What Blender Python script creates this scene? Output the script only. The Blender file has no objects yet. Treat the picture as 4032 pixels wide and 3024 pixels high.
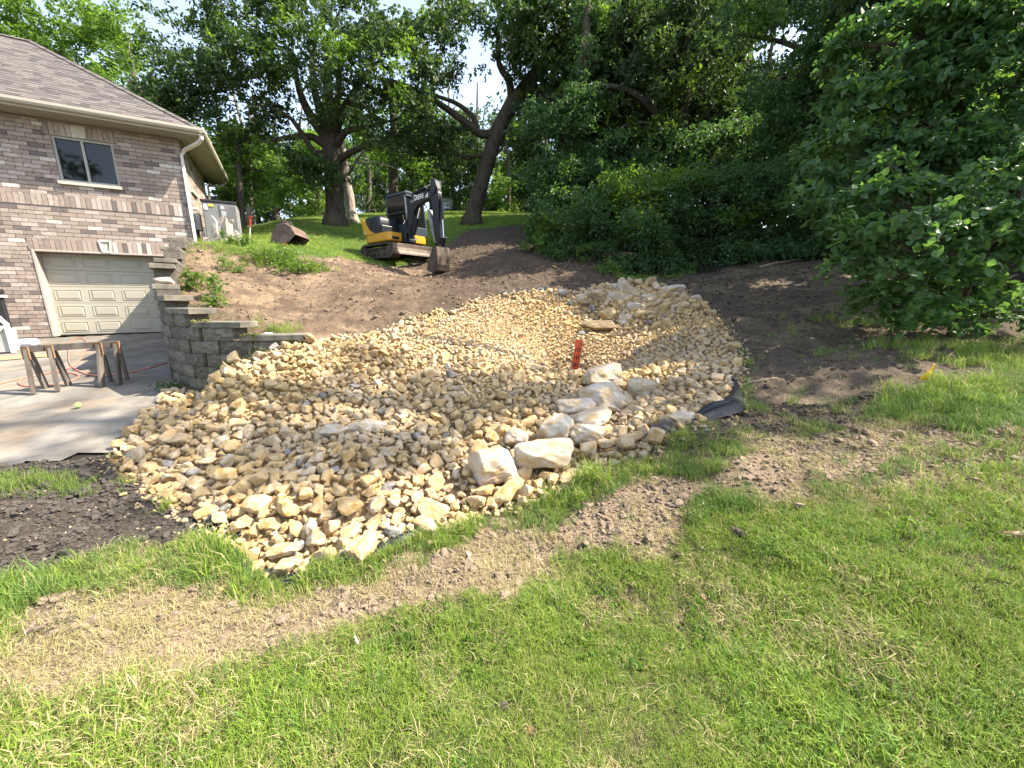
import bpy, math, random
import numpy as np
from mathutils import Vector, Matrix, Euler

random.seed(7); np.random.seed(7)
R = math.radians
SC = bpy.context.scene
COL = SC.collection

# ------------------------------------------------------------------ camera, light
F = 1519.0; TH = R(12.3); CT, ST = math.cos(TH), math.sin(TH); EYE = 1.6
cam = bpy.data.cameras.new("camera"); camo = bpy.data.objects.new("camera", cam); COL.objects.link(camo)
cam.sensor_width = 36; cam.lens = 36 * F / 4032; cam.clip_end = 600; cam.clip_start = 0.05
camo.location = (0, 0, EYE); camo.rotation_euler = (R(90) - TH, 0, 0)
SC.camera = camo
SUN_EL, SUN_AZ = 48.0, 3.0          # azimuth counted from +X towards +Y
w = bpy.data.worlds.new("World"); SC.world = w; w.use_nodes = True
nt = w.node_tree; bg = nt.nodes['Background']
sky = nt.nodes.new('ShaderNodeTexSky'); sky.sky_type = 'NISHITA'; sky.sun_disc = False
sky.sun_elevation = R(SUN_EL); sky.sun_rotation = R(90 - SUN_AZ)
sky.air_density = 1.0; sky.dust_density = 1.2; sky.ozone_density = 1.0
hs = nt.nodes.new('ShaderNodeHueSaturation'); hs.inputs['Saturation'].default_value = 0.72
nt.links.new(sky.outputs[0], hs.inputs['Color']); nt.links.new(hs.outputs[0], bg.inputs[0]); bg.inputs[1].default_value = 0.14
sd = Vector((math.cos(R(SUN_EL)) * math.cos(R(SUN_AZ)), math.cos(R(SUN_EL)) * math.sin(R(SUN_AZ)), math.sin(R(SUN_EL))))
sun = bpy.data.lights.new("sun", 'SUN'); sun.energy = 4.5; sun.angle = R(0.53); sun.color = (1.0, 0.90, 0.76)
suno = bpy.data.objects.new("sun", sun); COL.objects.link(suno)
suno.rotation_euler = sd.to_track_quat('Z', 'Y').to_euler(); suno.location = (20, 0, 30)
vs = SC.view_settings; vs.view_transform = 'Standard'; vs.look = 'None'; vs.gamma = 1.0; vs.exposure = 1.76
vs.use_curve_mapping = False
cy = SC.cycles
cy.max_bounces = 8; cy.diffuse_bounces = 4; cy.transmission_bounces = 5; cy.transparent_max_bounces = 8; cy.glossy_bounces = 3
cy.use_denoising = True; cy.caustics_reflective = False; cy.caustics_refractive = False

# ------------------------------------------------------------------ helpers
def P(px, py, Y):
    """a point of the place that the photograph shows at (px, py), Y metres ahead"""
    u = (px - 2016) / F; v = (py - 1512) / F
    dy = CT - v * ST; dz = -ST - v * CT
    t = Y / dy
    return Vector((u * t, Y, EYE + dz * t))

def tag(o, label=None, cat=None, group=None, kind=None):
    if label: o['label'] = label
    if cat: o['category'] = cat
    if group: o['group'] = group
    if kind: o['kind'] = kind
    return o

def link(name, data, parent=None, mats=None):
    o = bpy.data.objects.new(name, data); COL.objects.link(o)
    if parent: o.parent = parent
    if mats is not None and data is not None:
        for m in (mats if isinstance(mats, (list, tuple)) else [mats]): data.materials.append(m)
    return o

def empty(name, loc=(0, 0, 0), rz=0.0, label=None, cat=None, group=None):
    o = bpy.data.objects.new(name, None); COL.objects.link(o); o.location = loc; o.rotation_euler = (0, 0, rz)
    o.empty_display_size = 0.1
    return tag(o, label, cat, group)

def mesh_np(name, V, Fc, mi=None, smooth=False):
    """fast mesh from numpy verts and a list / array of faces"""
    me = bpy.data.meshes.new(name)
    V = np.asarray(V, dtype=np.float32)
    if isinstance(Fc, np.ndarray):
        n, k = Fc.shape
        me.vertices.add(len(V)); me.vertices.foreach_set('co', V.ravel())
        me.loops.add(n * k); me.loops.foreach_set('vertex_index', Fc.astype(np.int32).ravel())
        me.polygons.add(n); me.polygons.foreach_set('loop_start', np.arange(0, n * k, k, dtype=np.int32))
        me.polygons.foreach_set('loop_total', np.full(n, k, dtype=np.int32))
    else:
        me.from_pydata([tuple(v) for v in V], [], Fc)
    if mi is not None: me.polygons.foreach_set('material_index', np.asarray(mi, dtype=np.int32))
    me.polygons.foreach_set('use_smooth', np.full(len(me.polygons), smooth))
    me.update(calc_edges=True); me.validate()
    return me

BOXF = [(0, 3, 2, 1), (4, 5, 6, 7), (0, 1, 5, 4), (1, 2, 6, 5), (2, 3, 7, 6), (3, 0, 4, 7)]
class MB:
    def __init__(s): s.v = []; s.f = []; s.m = []
    def add(s, vs_, fs, mi=0, M=None):
        b = len(s.v)
        for p in vs_:
            p = Vector(p)
            s.v.append(M @ p if M is not None else p)
        for f in fs: s.f.append(tuple(b + i for i in f)); s.m.append(mi)
        return s
    def box(s, c, d, rot=(0, 0, 0), mi=0, M=None, taper=1.0):
        x, y, z = d[0] / 2, d[1] / 2, d[2] / 2; t = taper
        vs_ = [(-x, -y, -z), (x, -y, -z), (x, y, -z), (-x, y, -z), (-x * t, -y * t, z), (x * t, -y * t, z), (x * t, y * t, z), (-x * t, y * t, z)]
        T = Matrix.Translation(c) @ Euler(rot).to_matrix().to_4x4()
        if M is not None: T = M @ T
        return s.add(vs_, BOXF, mi, T)
    def bar(s, a, b, wd, th, mi=0):
        a, b = Vector(a), Vector(b); d = b - a; L = d.length
        q = d.to_track_quat('Z', 'X').to_matrix().to_4x4()
        T = Matrix.Translation((a + b) / 2) @ q
        return s.box((0, 0, 0), (wd, th, L), mi=mi, M=T)
    def tube(s, path, rad, n=8, mi=0, cap=True):
        path = [Vector(p) for p in path]
        if not isinstance(rad, (list, tuple)): rad = [rad] * len(path)
        b = len(s.v); up = Vector((0, 0, 1)); X = None
        for i, p in enumerate(path):
            d = (path[min(i + 1, len(path) - 1)] - path[max(i - 1, 0)]).normalized()
            if X is None:
                ref = Vector((1, 0, 0)) if abs(d.z) > .8 else up
                X = d.cross(ref).normalized()
            else:
                X = (X - d * X.dot(d)).normalized()
            Y = d.cross(X)
            for k in range(n):
                a = 2 * math.pi * k / n
                s.v.append(p + (X * math.cos(a) + Y * math.sin(a)) * rad[i])
        for i in range(len(path) - 1):
            for k in range(n):
                k2 = (k + 1) % n
                s.f.append((b + i * n + k, b + i * n + k2, b + (i + 1) * n + k2, b + (i + 1) * n + k)); s.m.append(mi)
        if cap:
            s.f.append(tuple(b + k for k in range(n))[::-1]); s.m.append(mi)
            e = b + (len(path) - 1) * n
            s.f.append(tuple(e + k for k in range(n))); s.m.append(mi)
        return s
    def prism(s, outline, axis_vec, mi=0, M=None):
        """outline: list of 3-D points (planar), extruded by axis_vec"""
        n = len(outline); a = Vector(axis_vec)
        vs_ = [Vector(p) for p in outline] + [Vector(p) + a for p in outline]
        fs = [tuple(range(n))[::-1], tuple(range(n, 2 * n))] + [(i, (i + 1) % n, n + (i + 1) % n, n + i) for i in range(n)]
        return s.add(vs_, fs, mi, M)
    def mesh(s, name, smooth=False):
        me = bpy.data.meshes.new(name)
        me.from_pydata([tuple(v) for v in s.v], [], s.f)
        me.polygons.foreach_set('material_index', s.m)
        me.polygons.foreach_set('use_smooth', [smooth] * len(s.f))
        me.update()
        return me
    def build(s, name, mats, parent=None, smooth=False, bevel=0.0, loc=None):
        o = link(name, s.mesh(name, smooth), parent, mats)
        if bevel:
            b = o.modifiers.new('bevel', 'BEVEL'); b.width = bevel; b.segments = 2; b.limit_method = 'ANGLE'; b.angle_limit = R(40)
        if loc is not None: o.location = loc
        return o

# numpy noise ------------------------------------------------------
def _h(ix, iy, iz=0, s=0):
    n = (ix * 374761393 + iy * 668265263 + iz * 2147483647 + s * 974711) & 0x7fffffff
    n = (n ^ (n >> 13)) * 1274126177 & 0x7fffffff
    n = (n ^ (n >> 16))
    return (n & 0xffff) / 65535.0
def vn2(x, y, s=0):
    x = np.asarray(x, float); y = np.asarray(y, float)
    ix = np.floor(x).astype(np.int64); iy = np.floor(y).astype(np.int64)
    fx = x - ix; fy = y - iy; fx = fx * fx * (3 - 2 * fx); fy = fy * fy * (3 - 2 * fy)
    a = _h(ix, iy, 0, s); b = _h(ix + 1, iy, 0, s); c = _h(ix, iy + 1, 0, s); d = _h(ix + 1, iy + 1, 0, s)
    return (a * (1 - fx) + b * fx) * (1 - fy) + (c * (1 - fx) + d * fx) * fy - .5
def fbm(x, y, oct=4, s=0, lac=2.1, g=.5):
    r = 0; a = 1.0
    for o in range(oct): r = r + a * vn2(x, y, s + o * 17); x = x * lac; y = y * lac; a *= g
    return r
def vn3(p, s=0):
    i = np.floor(p).astype(np.int64); f = p - i; f = f * f * (3 - 2 * f)
    r = 0
    for dx in (0, 1):
        for dy in (0, 1):
            for dz in (0, 1):
                wgt = (f[:, 0] if dx else 1 - f[:, 0]) * (f[:, 1] if dy else 1 - f[:, 1]) * (f[:, 2] if dz else 1 - f[:, 2])
                r = r + wgt * _h(i[:, 0] + dx, i[:, 1] + dy, i[:, 2] + dz, s)
    return r - .5

# polygon signed distance (positive inside)
def sdf(poly, x, y):
    poly = np.asarray(poly, float); n = len(poly)
    x = np.asarray(x, float); y = np.asarray(y, float)
    d = np.full(x.shape, 1e9); ins = np.zeros(x.shape, bool)
    for i in range(n):
        ax, ay = poly[i]; bx, by = poly[(i + 1) % n]
        ex, ey = bx - ax, by - ay
        t = np.clip(((x - ax) * ex + (y - ay) * ey) / (ex * ex + ey * ey + 1e-12), 0, 1)
        d = np.minimum(d, (x - ax - t * ex) ** 2 + (y - ay - t * ey) ** 2)
        c = ((ay > y) != (by > y)) & (x < (bx - ax) * (y - ay) / (by - ay + 1e-12) + ax)
        ins ^= c
    return np.where(ins, 1, -1) * np.sqrt(d)
def dline(pl, x, y):
    pl = np.asarray(pl, float); d = np.full(np.shape(x), 1e9)
    for i in range(len(pl) - 1):
        ax, ay = pl[i]; bx, by = pl[i + 1]; ex, ey = bx - ax, by - ay
        t = np.clip(((x - ax) * ex + (y - ay) * ey) / (ex * ex + ey * ey + 1e-12), 0, 1)
        d = np.minimum(d, (x - ax - t * ex) ** 2 + (y - ay - t * ey) ** 2)
    return np.sqrt(d)
def sstep(a, b, x):
    t = np.clip((x - a) / (b - a), 0, 1); return t * t * (3 - 2 * t)

# ------------------------------------------------------------------ terrain
def q(*L): return [tuple(P(a, b, c)) for a, b, c in L]
FAR = q((1300, 890, 19), (1100, 880, 17.5), (1860, 885, 20), (1750, 838, 35), (1400, 850, 30), (2050, 870, 20), (1500, 1010, 14.6),
        (2100, 960, 15), (2000, 1050, 12.5), (1800, 1010, 14), (1710, 1072, 13.2), (3000, 1030, 12), (2600, 1095, 12), (2500, 1108, 11.2),
        (3400, 1040, 10.5), (3200, 1300, 5.8), (3200, 1600, 3.6), (3900, 1600, 3.1), (3900, 1900, 2.3), (3000, 2100, 2.1),
        (3700, 1290, 6.0), (3000, 1220, 7.6), (3050, 1400, 5.0), (4000, 1420, 4.5), (3670, 1500, 3.75), (2200, 1000, 13.5), (2300, 1070, 12.),
        (2850, 1120, 10), (2350, 1110, 10.6), (2100, 1110, 10.5), (1900, 1130, 10.5))
FAR += [(0, -3, -.05), (-4, -3, -.05), (4, -3, .3), (-2, 1, 0), (0, 1, 0), (2, 1, .12), (0, 1.7, .0), (-2.6, 1.7, -.03), (-6, 1.0, 0.0), (6, 1, .9),
        (1.2, 1.8, .06), (0, 60, 10.5), (-30, 60, 9.5), (30, 60, 9.5), (20, 20, 5.0), (14, 12, 3.4), (30, 10, 4.5), (12, 5, 1.7), (14, 0, 1.8),
        (0, 40, 9.5), (-12, 34, 8.2), (15, 35, 7.8), (-30, 30, 6), (10, 22, 5.2), (-16, 22, 5.0), (40, 30, 7), (8, 14, 3.2)]
PILE = q((1200, 1345, 5.6), (1500, 1295, 6.3), (1700, 1245, 7.0), (1900, 1185, 8.2), (2200, 1150, 9.1), (2450, 1125, 10.0), (2700, 1165, 9.0),
         (2840, 1260, 7.0), (2910, 1400, 5.3), (2890, 1600, 3.6), (1500, 1500, 4.9), (1500, 1800, 3.2), (1100, 1600, 4.2), (800, 1700, 3.8), (1900, 1500, 5.1),
         (2280, 1470, 5.5), (2050, 1400, 6.4), (2300, 1340, 7.7), (2300, 1250, 8.7), (2500, 1350, 7.3), (2700, 1300, 7.0), (2400, 1520, 5.0),
         (2600, 1560, 4.5), (2750, 1450, 4.9), (2100, 1280, 7.9), (1800, 1330, 6.5), (2000, 1750, 3.5), (2300, 1750, 3.4), (2560, 1780, 3.0),
         (1150, 1950, 2.65), (1100, 2180, 2.2), (1500, 2110, 2.35), (1900, 2000, 2.65), (2200, 1910, 2.85), (700, 1960, 2.87), (950, 2140, 2.27))
PILE += [tuple(P(2262, 1500, 6.9)), (.9, 6.6, .22), (1.3, 6.9, .26)]
UPL = q((900, 1100, 9), (1000, 1200, 7), (850, 960, 11), (800, 1080, 8.6), (1300, 1050, 11), (1150, 960, 12.5), (1400, 1150, 8.6), (1600, 1100, 10.6),
        (1250, 1220, 7.4), (950, 960, 12.3), (840, 985, 10.2), (760, 1160, 6.9), (850, 1240, 6.0), (1030, 1290, 5.8), (780, 1100, 7.6))
LOWL = [(-5.2, 5.6, .40), (-4.4, 5.1, .55), (-3.6, 5.1, .80), (-2.95, 5.15, 1.0), (-5.5, 3.4, .14), (-8, 3.4, .16), (-4.0, 3.4, .12), (-5.4, 2.7, .05),
        (-3.5, 2.7, .04), (-8, 6, .4), (-9, 9, .5), (-14, 6, .4), (-20, 8, .5), (-12, 2, 0), (-12.5, 10.6, .6), (-20, 14, .6), (-12, 14, .6), (-25, 3, 0.1)]
def tps_fit(pts, lam=2e-3):
    p = np.array(pts, float); n = len(p)
    d = np.hypot(p[:, None, 0] - p[None, :, 0], p[:, None, 1] - p[None, :, 1])
    K = np.where(d > 0, d * d * np.log(d + 1e-9), 0) + lam * np.eye(n)
    A = np.zeros((n + 3, n + 3)); A[:n, :n] = K; A[:n, n] = 1; A[:n, n + 1:] = p[:, :2]; A[n, :n] = 1; A[n + 1:, :n] = p[:, :2].T
    c = np.linalg.solve(A, np.append(p[:, 2], [0, 0, 0]))
    return p, c
def tps(fit, x, y):
    p, c = fit; n = len(p); r = c[n] + c[n + 1] * x + c[n + 2] * y
    for i in range(n):
        d2 = (x - p[i, 0]) ** 2 + (y - p[i, 1]) ** 2
        r = r + c[i] * .5 * d2 * np.log(d2 + 1e-12)
    return r
T_UP = tps_fit(FAR + PILE + UPL + [(-12, 15, 3.4), (-20, 16, 3.6), (-9.6, 13.4, 3.35)])
T_LO = tps_fit(FAR + PILE + LOWL)

# retaining wall plan line, from its free end by the rocks to the house corner
WALL = [tuple(P(*a))[:2] for a in ((1210, 1330, 5.45), (984, 1330, 5.32), (811, 1300, 5.36), (745, 1300, 5.6), (698, 1300, 6.0), (682, 1250, 6.7), (688, 1200, 7.6), (702, 1130, 8.7), (722, 1080, 9.8), (742, 1020, 11.0))]
CORNER = Vector((-9.57, 12.29)); WN = Vector((.494, -.869)); WS = Vector((.869, .494))
WALL.append((CORNER.x + .1, CORNER.y - .25))
BACKEDGE = [tuple(P(*a))[:2] for a in ((1350, 1315, 5.9), (1500, 1290, 6.3), (1700, 1240, 7.0), (1900, 1180, 8.2), (2000, 1160, 9.5))]
UPOLY = WALL[::-1] + BACKEDGE + [(-.5, 12.0), (-3, 15.5), (-9, 17), (-13.5, 19.5), (-12.2, 16.2), (-10.0, 12.6)]
UPOLY = UPOLY[:]
def zdrive(y): return np.interp(y, [2.5, 3.3, 5.9, 11.8], [.05, .12, .40, .63])
DRIVE = [(-40, 3.0), (-4.75, 3.2), (-4.35, 3.35), (-3.85, 3.55), (-3.85, 4.3), (-4.5, 5.3), (-4.9, 5.5)] + [(a - .0, b) for a, b in WALL[4:]] + [(CORNER.x, CORNER.y + .2), (-40, -5.2)]
DRIVE[-1] = (-40, 12.29 - (40 - 9.57) * .5685)
def Hs(x, y):
    x = np.asarray(x, float); y = np.asarray(y, float)
    xc = np.clip(x, -60, 60); yc = np.clip(y, -20, 70)
    lo = tps(T_LO, xc, yc)
    s = sdf(UPOLY, x, y)
    dw = dline(WALL, x, y)
    up = tps(T_UP, xc, yc)
    wsoft = sstep(-.5, .5, s); whard = (s > -.12).astype(float)
    k = sstep(.35, .9, dw)
    wu = whard * (1 - k) + wsoft * k
    # beyond the wall's own face the low side stays low
    lowside = (y < 12.6) & (x < -2.9) & (s < 0)
    wu = np.where(lowside, whard, wu)
    z = lo * (1 - wu) + up * wu
    sdv = sdf(DRIVE, x, y)
    dv = sstep(-.4, .0, sdv)
    z = np.where(s > -.12, z, z * (1 - dv) + (zdrive(y) - .03) * dv)
    z = np.where(y > 45, z + 0 * x, z)
    return z
PILEP = [tuple(P(*a))[:2] for a in ((1215, 1350, 5.3), (950, 1400, 5.05), (800, 1450, 5.05), (690, 1490, 5.35), (640, 1500, 5.3), (560, 1620, 4.35), (500, 1700, 3.95), (450, 1795, 3.5), (520, 1870, 3.2),
         (590, 1930, 2.97), (700, 1990, 2.76), (830, 2070, 2.48), (910, 2140, 2.28), (960, 2205, 2.13), (1060, 2240, 2.06), (1200, 2235, 2.07), (1330, 2200, 2.14), (1500, 2155, 2.25),
         (1700, 2095, 2.4), (1900, 2035, 2.55), (2100, 1975, 2.69), (2280, 1905, 2.84), (2400, 1840, 2.96), (2560, 1780, 3.0), (2640, 1710, 3.2), (2780, 1670, 3.35),
         (2880, 1600, 3.65), (2900, 1500, 4.4), (2910, 1400, 5.3), (2880, 1330, 6.1), (2830, 1250, 7.0), (2780, 1190, 8.2), (2680, 1150, 9.4), (2560, 1130, 10.0), (2450, 1120, 10.3),
         (2330, 1128, 9.9), (2200, 1148, 9.2), (2050, 1165, 8.8), (1900, 1183, 8.25), (1700, 1243, 7.05), (1500, 1292, 6.35), (1350, 1318, 5.95), (1230, 1335, 5.6))]
def gh(px, py):
    """where the sight line through (px, py) first meets the ground"""
    prev = 1.0
    ys = np.arange(.6, 60, .05) ** 1.0
    pts = np.array([P(px, py, yy) for yy in ys])
    hh = Hs(pts[:, 0], pts[:, 1])
    k = np.argmax(pts[:, 2] < hh)
    return (pts[k, 0], pts[k, 1])
def gpoly(L): return [gh(*a) if len(a) == 2 else tuple(P(*a))[:2] for a in L]
SOIL_FL = gpoly([(0, 1860), (220, 1810), (450, 1770), (620, 1900), (850, 2040), (960, 2150), (900, 2215), (760, 2210), (560, 2200), (330, 2240), (0, 2350)]); SOIL_FL += [(-9, 1.9), (-9, 3.1)]
SOIL_UP = [tuple(P(*a))[:2] for a in ((1210, 1335, 5.5), (900, 1280, 5.55), (700, 1180, 6.5), (700, 1060, 9), (780, 985, 10.8), (900, 1010, 10.3), (1100, 1010, 11.), (1300, 1020, 12.),
           (1450, 1040, 12.9), (1600, 1030, 14.), (1750, 960, 15.), (1850, 905, 18.), (2080, 880, 19.), (2250, 960, 16), (2400, 1060, 12.5), (2500, 1100, 11.), (2450, 1120, 9.5), (2000, 1165, 8.), (1700, 1240, 6.8))]
SOIL_R = gpoly([(2600, 1150, 9.2), (2560, 1090, 12), (2750, 1080, 11.8), (3000, 1030, 12), (3400, 1030, 11), (3650, 1150, 8), (4032, 1330, 6.0), (4300, 1400, 5), (4032, 1440), (3700, 1560), (3300, 1680), (3000, 1760), (2700, 1830), (2600, 1760), (2880, 1600), (2900, 1400, 5.2)])
STRAW = gpoly([(0, 2850), (0, 2500), (300, 2330), (700, 2370), (1000, 2360), (1350, 2350), (1600, 2270), (1800, 2205), (2050, 2125), (2350, 2030), (2600, 1935), (2900, 1830), (3300, 1700), (3700, 1690), (4032, 1640),
               (4100, 1760), (4032, 1960), (3600, 1900), (3300, 1890), (3050, 1910), (2700, 2010), (2450, 2165), (2100, 2280), (1850, 2390), (1500, 2480), (1100, 2590), (600, 2680), (250, 2800)])
STRAW = [(-6, 1.3), (-6, .9)] + STRAW
def warp(x, y, a=.12, f=2.2): return x + a * 2 * fbm(x * f, y * f, 3, 5), y + a * 2 * fbm(x * f + 31, y * f + 7, 3, 9)
def classes(x, y):
    """weights: soil (reddish / dark), straw, pile, woods floor; lawn is what is left"""
    xw, yw = warp(x, y)
    n = fbm(x * 3.5, y * 3.5, 3, 77)
    fl = sstep(-.06, .10, sdf(SOIL_FL, xw, yw) + .12 * n)
    up = sstep(-.15, .2, sdf(SOIL_UP, xw, yw) + .35 * n)
    rt = sstep(-.12, .25, sdf(SOIL_R, xw, yw) + .35 * n)
    st = sstep(-.10, .12, sdf(STRAW, xw, yw) + .17 * n + .045)
    pl = sstep(-.05, .05, sdf(PILEP, xw, yw))
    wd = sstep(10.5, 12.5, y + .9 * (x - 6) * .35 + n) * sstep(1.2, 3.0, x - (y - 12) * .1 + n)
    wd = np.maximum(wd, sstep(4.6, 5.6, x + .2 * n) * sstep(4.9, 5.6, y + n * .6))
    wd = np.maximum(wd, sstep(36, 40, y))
    return fl, up, rt, st, pl, wd
def Hd(x, y):
    """detailed height"""
    z = Hs(x, y); fl, up, rt, st, pl, wd = classes(x, y)
    soil = np.clip(fl + up + rt, 0, 1)
    near = 1 - sstep(9, 22, np.hypot(x, y)) * .5
    dr = (sdf(DRIVE, x, y) > -.02)
    clod = np.abs(fbm(x * 6, y * 6, 4, 3)) ** 1.2
    z2 = z + .05 * fbm(x * .9, y * .9, 3, 21) * (1 - pl) + up * .11 * fbm(x * .7 + y * .25, y * 2.0 - x * .5, 4, 88)
    z2 = z2 + soil * (.105 * (clod - .15) + .05 * fbm(x * 2.2, y * 3.4, 3, 41)) + st * (.05 * clod + .02 * fbm(x * 9, y * 9, 2, 60))
    z2 = z2 + np.clip(1 - soil - st, 0, 1) * .025 * fbm(x * 3, y * 3, 3, 51) + pl * .05 * fbm(x * 2.2, y * 2.2, 3, 33) - .05 * sstep(.3, 1, pl)
    # excavator tracks pressed into the slope
    tr = np.sin((x * .35 + y * 1.0) * 2 * np.pi / .16) * .012 * sstep(.25, .5, fbm(x * .5 + 3, y * .5, 2, 8) + .45) * up * (y < 12)
    z2 = z2 + tr + rt * .06 * fbm(x * 1.1 + y * .5, y * 3.0 - x * .8, 4, 90)
    return np.where(dr, z, z2)

# ------------------------------------------------------------------ materials
def mat(name, rough=.8, color=(.5, .5, .5), spec=None, metal=0):
    m = bpy.data.materials.new(name); m.use_nodes = True
    b = m.node_tree.nodes['Principled BSDF']
    b.inputs['Base Color'].default_value = (*color, 1); b.inputs['Roughness'].default_value = rough; b.inputs['Metallic'].default_value = metal
    if spec is not None: b.inputs['Specular IOR Level'].default_value = spec
    return m
class NT:
    def __init__(s, m): s.m = m; s.t = m.node_tree; s.b = s.t.nodes['Principled BSDF']
    def n(s, ty, **kw):
        nd = s.t.nodes.new(ty)
        for k, v in kw.items():
            if k in nd.inputs: nd.inputs[k].default_value = v
            else: setattr(nd, k, v)
        return nd
    def l(s, a, b): s.t.links.new(a, b)
    def coord(s, kind='Object'):
        return s.n('ShaderNodeTexCoord').outputs[kind]
    def pos(s): return s.n('ShaderNodeNewGeometry').outputs['Position']
    def noise(s, vec, scale, detail=5, rough=.6, sc3=None):
        if sc3:
            mp = s.n('ShaderNodeMapping'); mp.inputs['Scale'].default_value = sc3; s.l(vec, mp.inputs[0]); vec = mp.outputs[0]
        nd = s.n('ShaderNodeTexNoise'); nd.inputs['Scale'].default_value = scale; nd.inputs['Detail'].default_value = detail; nd.inputs['Roughness'].default_value = rough
        s.l(vec, nd.inputs['Vector']); return nd.outputs['Fac']
    def ramp(s, fac, stops):
        nd = s.n('ShaderNodeValToRGB'); cr = nd.color_ramp
        while len(cr.elements) < len(stops): cr.elements.new(.5)
        for e, (p, c) in zip(cr.elements, stops): e.position = p; e.color = (*c, 1) if len(c) == 3 else c
        s.l(fac, nd.inputs[0]); return nd.outputs[0]
    def mix(s, fac, a, b, bt='MIX'):
        nd = s.n('ShaderNodeMix', data_type='RGBA', blend_type=bt)
        if isinstance(fac, (int, float)): nd.inputs[0].default_value = fac
        else: s.l(fac, nd.inputs[0])
        for i, c in ((6, a), (7, b)):
            if isinstance(c, tuple): nd.inputs[i].default_value = (*c, 1)
            else: s.l(c, nd.inputs[i])
        return nd.outputs[2]
    def math(s, op, a, b=None):
        nd = s.n('ShaderNodeMath', operation=op)
        for i, c in ((0, a), (1, b)):
            if c is None: continue
            if isinstance(c, (int, float)): nd.inputs[i].default_value = c
            else: s.l(c, nd.inputs[i])
        return nd.outputs[0]
    def attr(s, name, ty='GEOMETRY', out='Fac'):
        nd = s.n('ShaderNodeAttribute', attribute_name=name, attribute_type=ty); return nd.outputs[out]
    def rnd(s): return s.n('ShaderNodeObjectInfo').outputs['Random']
    def bump(s, h, strength=.5, dist=.02):
        nd = s.n('ShaderNodeBump'); nd.inputs['Strength'].default_value = strength; nd.inputs['Distance'].default_value = dist
        s.l(h, nd.inputs['Height']); s.l(nd.outputs[0], s.b.inputs['Normal'])
    def base(s, c): s.l(c, s.b.inputs['Base Color'])

def simple(name, c1, c2, scale=6, rough=.8, bump=.2, bd=.01, metal=0, spec=None, coord='Object', sc3=None, stops=(.35, .65)):
    m = mat(name, rough, c1, spec, metal); t = NT(m)
    v = t.coord(coord) if coord != 'pos' else t.pos()
    f = t.noise(v, scale, 6, .65, sc3)
    t.base(t.ramp(f, [(stops[0], c1), (stops[1], c2)]))
    if bump: t.bump(t.noise(v, scale * 3, 5, .7, sc3), bump, bd)
    return m

# ground
def ground_mat():
    m = mat("ground_soil_and_turf", .95, spec=.15); t = NT(m); p = t.pos()
    n1 = t.noise(p, 1.3, 6); n2 = t.noise(p, 9, 6, .7); n3 = t.noise(p, 45, 4, .7)
    lawn = t.mix(n2, (.030, .042, .014), (.085, .095, .032))
    lawn = t.mix(t.ramp(n1, [(.4, (0, 0, 0)), (.62, (1, 1, 1))]), lawn, (.10, .085, .045))
    farl = t.mix(n1, (.060, .120, .028), (.100, .160, .040))
    lawn = t.mix(t.attr('farlawn'), lawn, farl)
    soil = t.mix(n2, (.14, .100, .066), (.43, .31, .20))
    soil = t.mix(t.ramp(n1, [(.42, (0, 0, 0)), (.6, (.8, .8, .8))]), soil, (.10, .070, .050))
    ns = t.noise(p, 1.0, 6, .65, (.6, 2.6, 1)); soil = t.mix(t.ramp(ns, [(.46, (0, 0, 0)), (.60, (.85, .85, .85))]), soil, t.mix(n2, (.075, .054, .038), (.22, .160, .108)))  # dark streaks: darker soil together with dappled shade painted into the colour
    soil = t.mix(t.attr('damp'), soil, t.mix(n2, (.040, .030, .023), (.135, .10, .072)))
    dark = t.mix(n2, (.038, .032, .026), (.115, .096, .078))
    rts = t.mix(n2, (.050, .040, .030), (.200, .155, .110))
    rts = t.mix(t.ramp(n1, [(.47, (0, 0, 0)), (.64, (.75, .75, .75))]), rts, t.mix(n2, (.12, .10, .06), (.34, .27, .17)))
    straw = t.mix(n2, (.17, .122, .083), (.46, .35, .24))
    sand = t.mix(n2, (.46, .30, .13), (.68, .49, .27))
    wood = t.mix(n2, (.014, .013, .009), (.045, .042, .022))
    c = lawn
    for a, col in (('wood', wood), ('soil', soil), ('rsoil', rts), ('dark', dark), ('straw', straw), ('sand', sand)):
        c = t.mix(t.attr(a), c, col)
    c = t.mix(t.ramp(n3, [(.35, (.55, .55, .55)), (.7, (1, 1, 1))]), (0, 0, 0), c)
    t.base(c)
    t.bump(t.math('ADD', n2, t.math('MULTIPLY', n3, .6)), .9, .035)
    return m
M_GROUND = ground_mat()

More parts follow.
